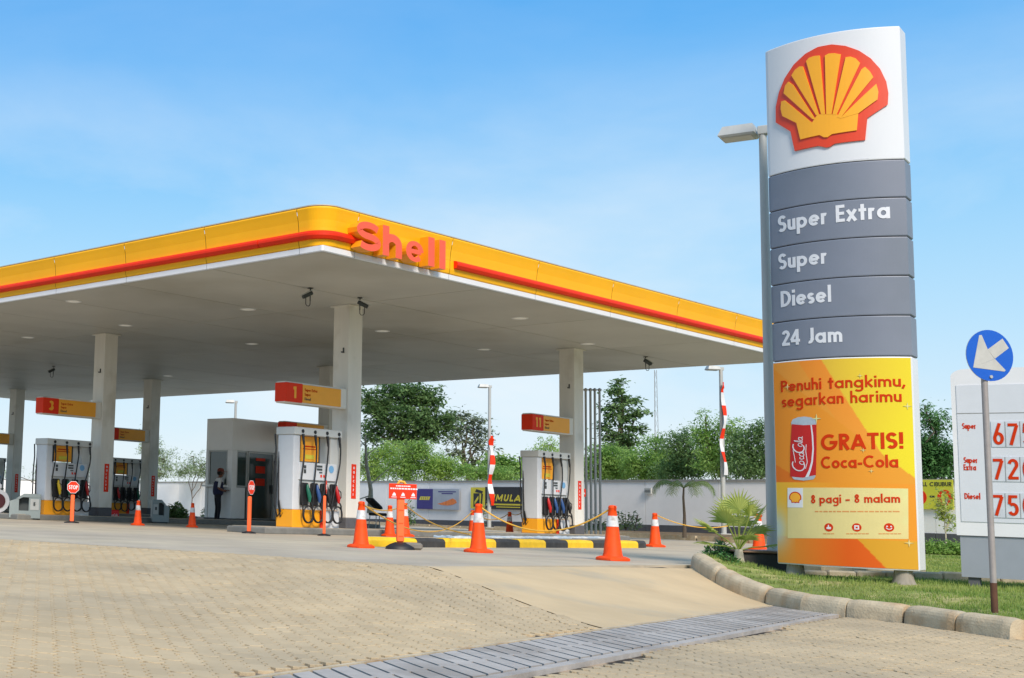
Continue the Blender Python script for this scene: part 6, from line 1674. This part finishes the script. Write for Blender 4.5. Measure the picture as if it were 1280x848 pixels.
def bush(name, label, x, y, z, rx, ry, rz, n, ml, leaf, seed, cat='bush', aspect=2.4, group=None):
    rnd = random.Random(seed); t = thing(name, label, cat, (x, y, z), 0, group); vs, fs = [], []
    mb = MB()
    for k in range(7): a = rnd.uniform(0, 2 * PI); mb.tube([(0, 0, -.03), (rx * .5 * math.cos(a), ry * .5 * math.sin(a), rz * .9)], [.012, .005], m_bark, 4)
    mb.build('stem', t)
    for k in range(n):
        v = Vector((rnd.gauss(0, 1), rnd.gauss(0, 1), abs(rnd.gauss(0, 1)))).normalized() * (rnd.random() ** .4); q = Vector((v.x * rx, v.y * ry, v.z * rz * (1 + .25 * noise.noise(Vector((v.x * 3 + seed, v.y * 3, v.z * 3))))))
        leafset(vs, fs, q, leaf, rnd, aspect, -.3)
    mb = MB(); mb.add(vs, fs, ml); mb.build('foliage', t)
p = at(893, 710, 18.3); bush('low_bush', 'dark fine leaved bush left of the fan palm behind the kerb', p.x + .08, 18.3, -.05, .30, .35, .36, 1500, L_deep, .075, 1)
p = at(912, 715, 17.4); bush('low_bush', 'dark low bush at the foot of the fan palm', p.x, 17.5, -.07, .22, .3, .24, 900, L_deep, .07, 2)
for k, (u0, Y) in enumerate(((1150, 31), (1166, 31), (1182, 31), (1198, 31), (1214, 31))):
    p = at(u0 + 4, 694, Y); bush('hedge_bush', 'clipped low hedge bush before the wall, ' + ['hidden beside the tower edge', 'right beside the tower edge', 'middle of the row', 'next to the price board', 'hidden behind the price board'][k], p.x, Y, ggz(p.x, Y), .26, .4, .34, 900, L_mid, .09, 30 + k, 'hedge', group='row of clipped hedge bushes')
p = at(1180, 668, 34); xx, yy = p.x, 34
Tree('sapling', 'thin pale sapling in front of the lime banner', 'sapling', 1181, 34, [(1178, 640, 8, 12, 14, 14), (1186, 652, 7, 10, 10, 14), (1172, 630, 7, 8, 8, 12), (1184, 622, 6, 8, 6, 12)], L_fan, m_palebark, zb=.15, leaf=.11, r0=.02, seed=71, clump=.16, th=1.0)
for k, (u, v, Y, w_, h_, n, lb, ml) in enumerate(((219, 651, 41.5, .42, .52, 900, 'round dark bush right of the small service cabinet', L_dark), (258, 650, 60, .3, .6, 200, 'small sparse plant left of the kiosk', L_far), (511, 657, 60, .35, 1.05, 260, 'small dark plant before the wall behind the notice post', L_dark), (601, 657, 57, .5, 1.0, 160, 'wispy plant below the yellow canister banner', L_far),
      (745, 664, 46, .4, .55, 160, 'sparse plant right of the nearest cone, at the wall', L_palm), (782, 662, 46, .55, .6, 180, 'sparse plant before the wall right of the washing stand', L_palm), (793, 663, 45.6, .3, .6, 90, 'sparse thin plant before the wall beside the kerb end', L_grey))):
    p = at(u, v, Y); bush('small_plant', lb, p.x, Y, p.z, w_, w_, h_, n, ml, .16, 80 + k, 'plant')
# bare tree and leaning stick beside the tallest column
Yb = 52; a = at(463, 634, Yb); b = at(456.5, 545, Yb)
t = thing('bare_tree', 'leaning bare pale trunk with few twigs right of the tallest column', 'tree', (a.x, Yb, a.z - .25)); rnd = random.Random(2)
top = b - a; mb = MB(); P = [Vector((0, 0, 0)), top * .3 + Vector((.08, 0, .1)), top * .65 + Vector((-.02, 0, .1)), top + Vector((0, 0, .25))]; mb.tube(P, [.14, .085, .07, .03], m_palebark, 8); mb.build('trunk', t)
for (s0, d) in ((.35, (.9, 0, .75)), (.55, (-.5, .1, .6)), (.75, (.5, 0, .5)), (.9, (-.4, 0, .4)), (.2, (-1.1, 0, -.5))):
    mb = MB(); q = top * s0 + Vector((0, 0, .12)); limb(mb, q, q + Vector(d), .03, .008, m_palebark, rnd, 5, .1); mb.build('branch', t)
vs, fs = [], []
for k in range(160):
    s0 = rnd.choice((.95, .8, .7)); q = top * s0 + Vector((rnd.gauss(0, .4), rnd.gauss(0, .3), rnd.gauss(.3, .3))); leafset(vs, fs, q, .16, rnd)
mb = MB(); mb.add(vs, fs, L_grey); mb.build('crown', t)
# parked chair by the tallest column
p = Vector((*G(472, 664, 0), 0)); t = thing('stool_chair', 'dark padded chair with thin legs right of the tallest column', 'chair', (p.x, p.y, 0), .4)
mb = MB(); mb.box((0, 0, .50), (.42, .42, .09), m_black, bevel=.03); mb.build('seat', t)
mb = MB(); mb.box((-.14, 0, .82), (.50, .40, .10), m_black, bevel=.04, rot=Matrix.Rotation(math.radians(38), 3, 'Y')); mb.build('backrest', t)
for sx in (-1, 1):
    for sy in (-1, 1): mb = MB(); mb.tube([(sx * .17, sy * .17, .46), (sx * .20, sy * .20, 0)], .013, m_metal, 6); mb.build('leg', t)
# low kerb and slab behind the tower feet
lk = bpy.data.objects.new('garden_edging', None); COL.objects.link(lk); lk['kind'] = 'structure'
for k in range(9):
    p = at(1000 + k * 36, 716.5 + k * .45, 18.2 - k * .05); q = at(1000 + (k + 1) * 36 - 1.5, 716.5 + (k + 1) * .45, 18.2 - (k + 1) * .05); d = q - p
    mb = MB(); mb.box((d.length / 2, .1, -.04), (d.length, .2, .16), m_kerb, bevel=.02); mb.build('edging_stone', lk, (p.x, p.y, p.z), math.atan2(d.y, d.x))
p = at(1030, 715, 18.9); mb = MB(); mb.box((0, 0, 0), (.55, .5, .22), m_kerb, bevel=.03); o = mb.build('inspection_cover', None, (p.x, 18.9, p.z), .3); tag(o, 'small pale concrete block on the grass behind the tower foot', 'concrete block')
p = at(1105, 713, 19.2); mb = MB(); mb.box((0, 0, 0), (1.0, .5, .2), m_kerb, bevel=.03); o = mb.build('concrete_block', None, (p.x, 19.2, p.z), .2); tag(o, 'long pale concrete block on the grass behind the poster', 'concrete block')
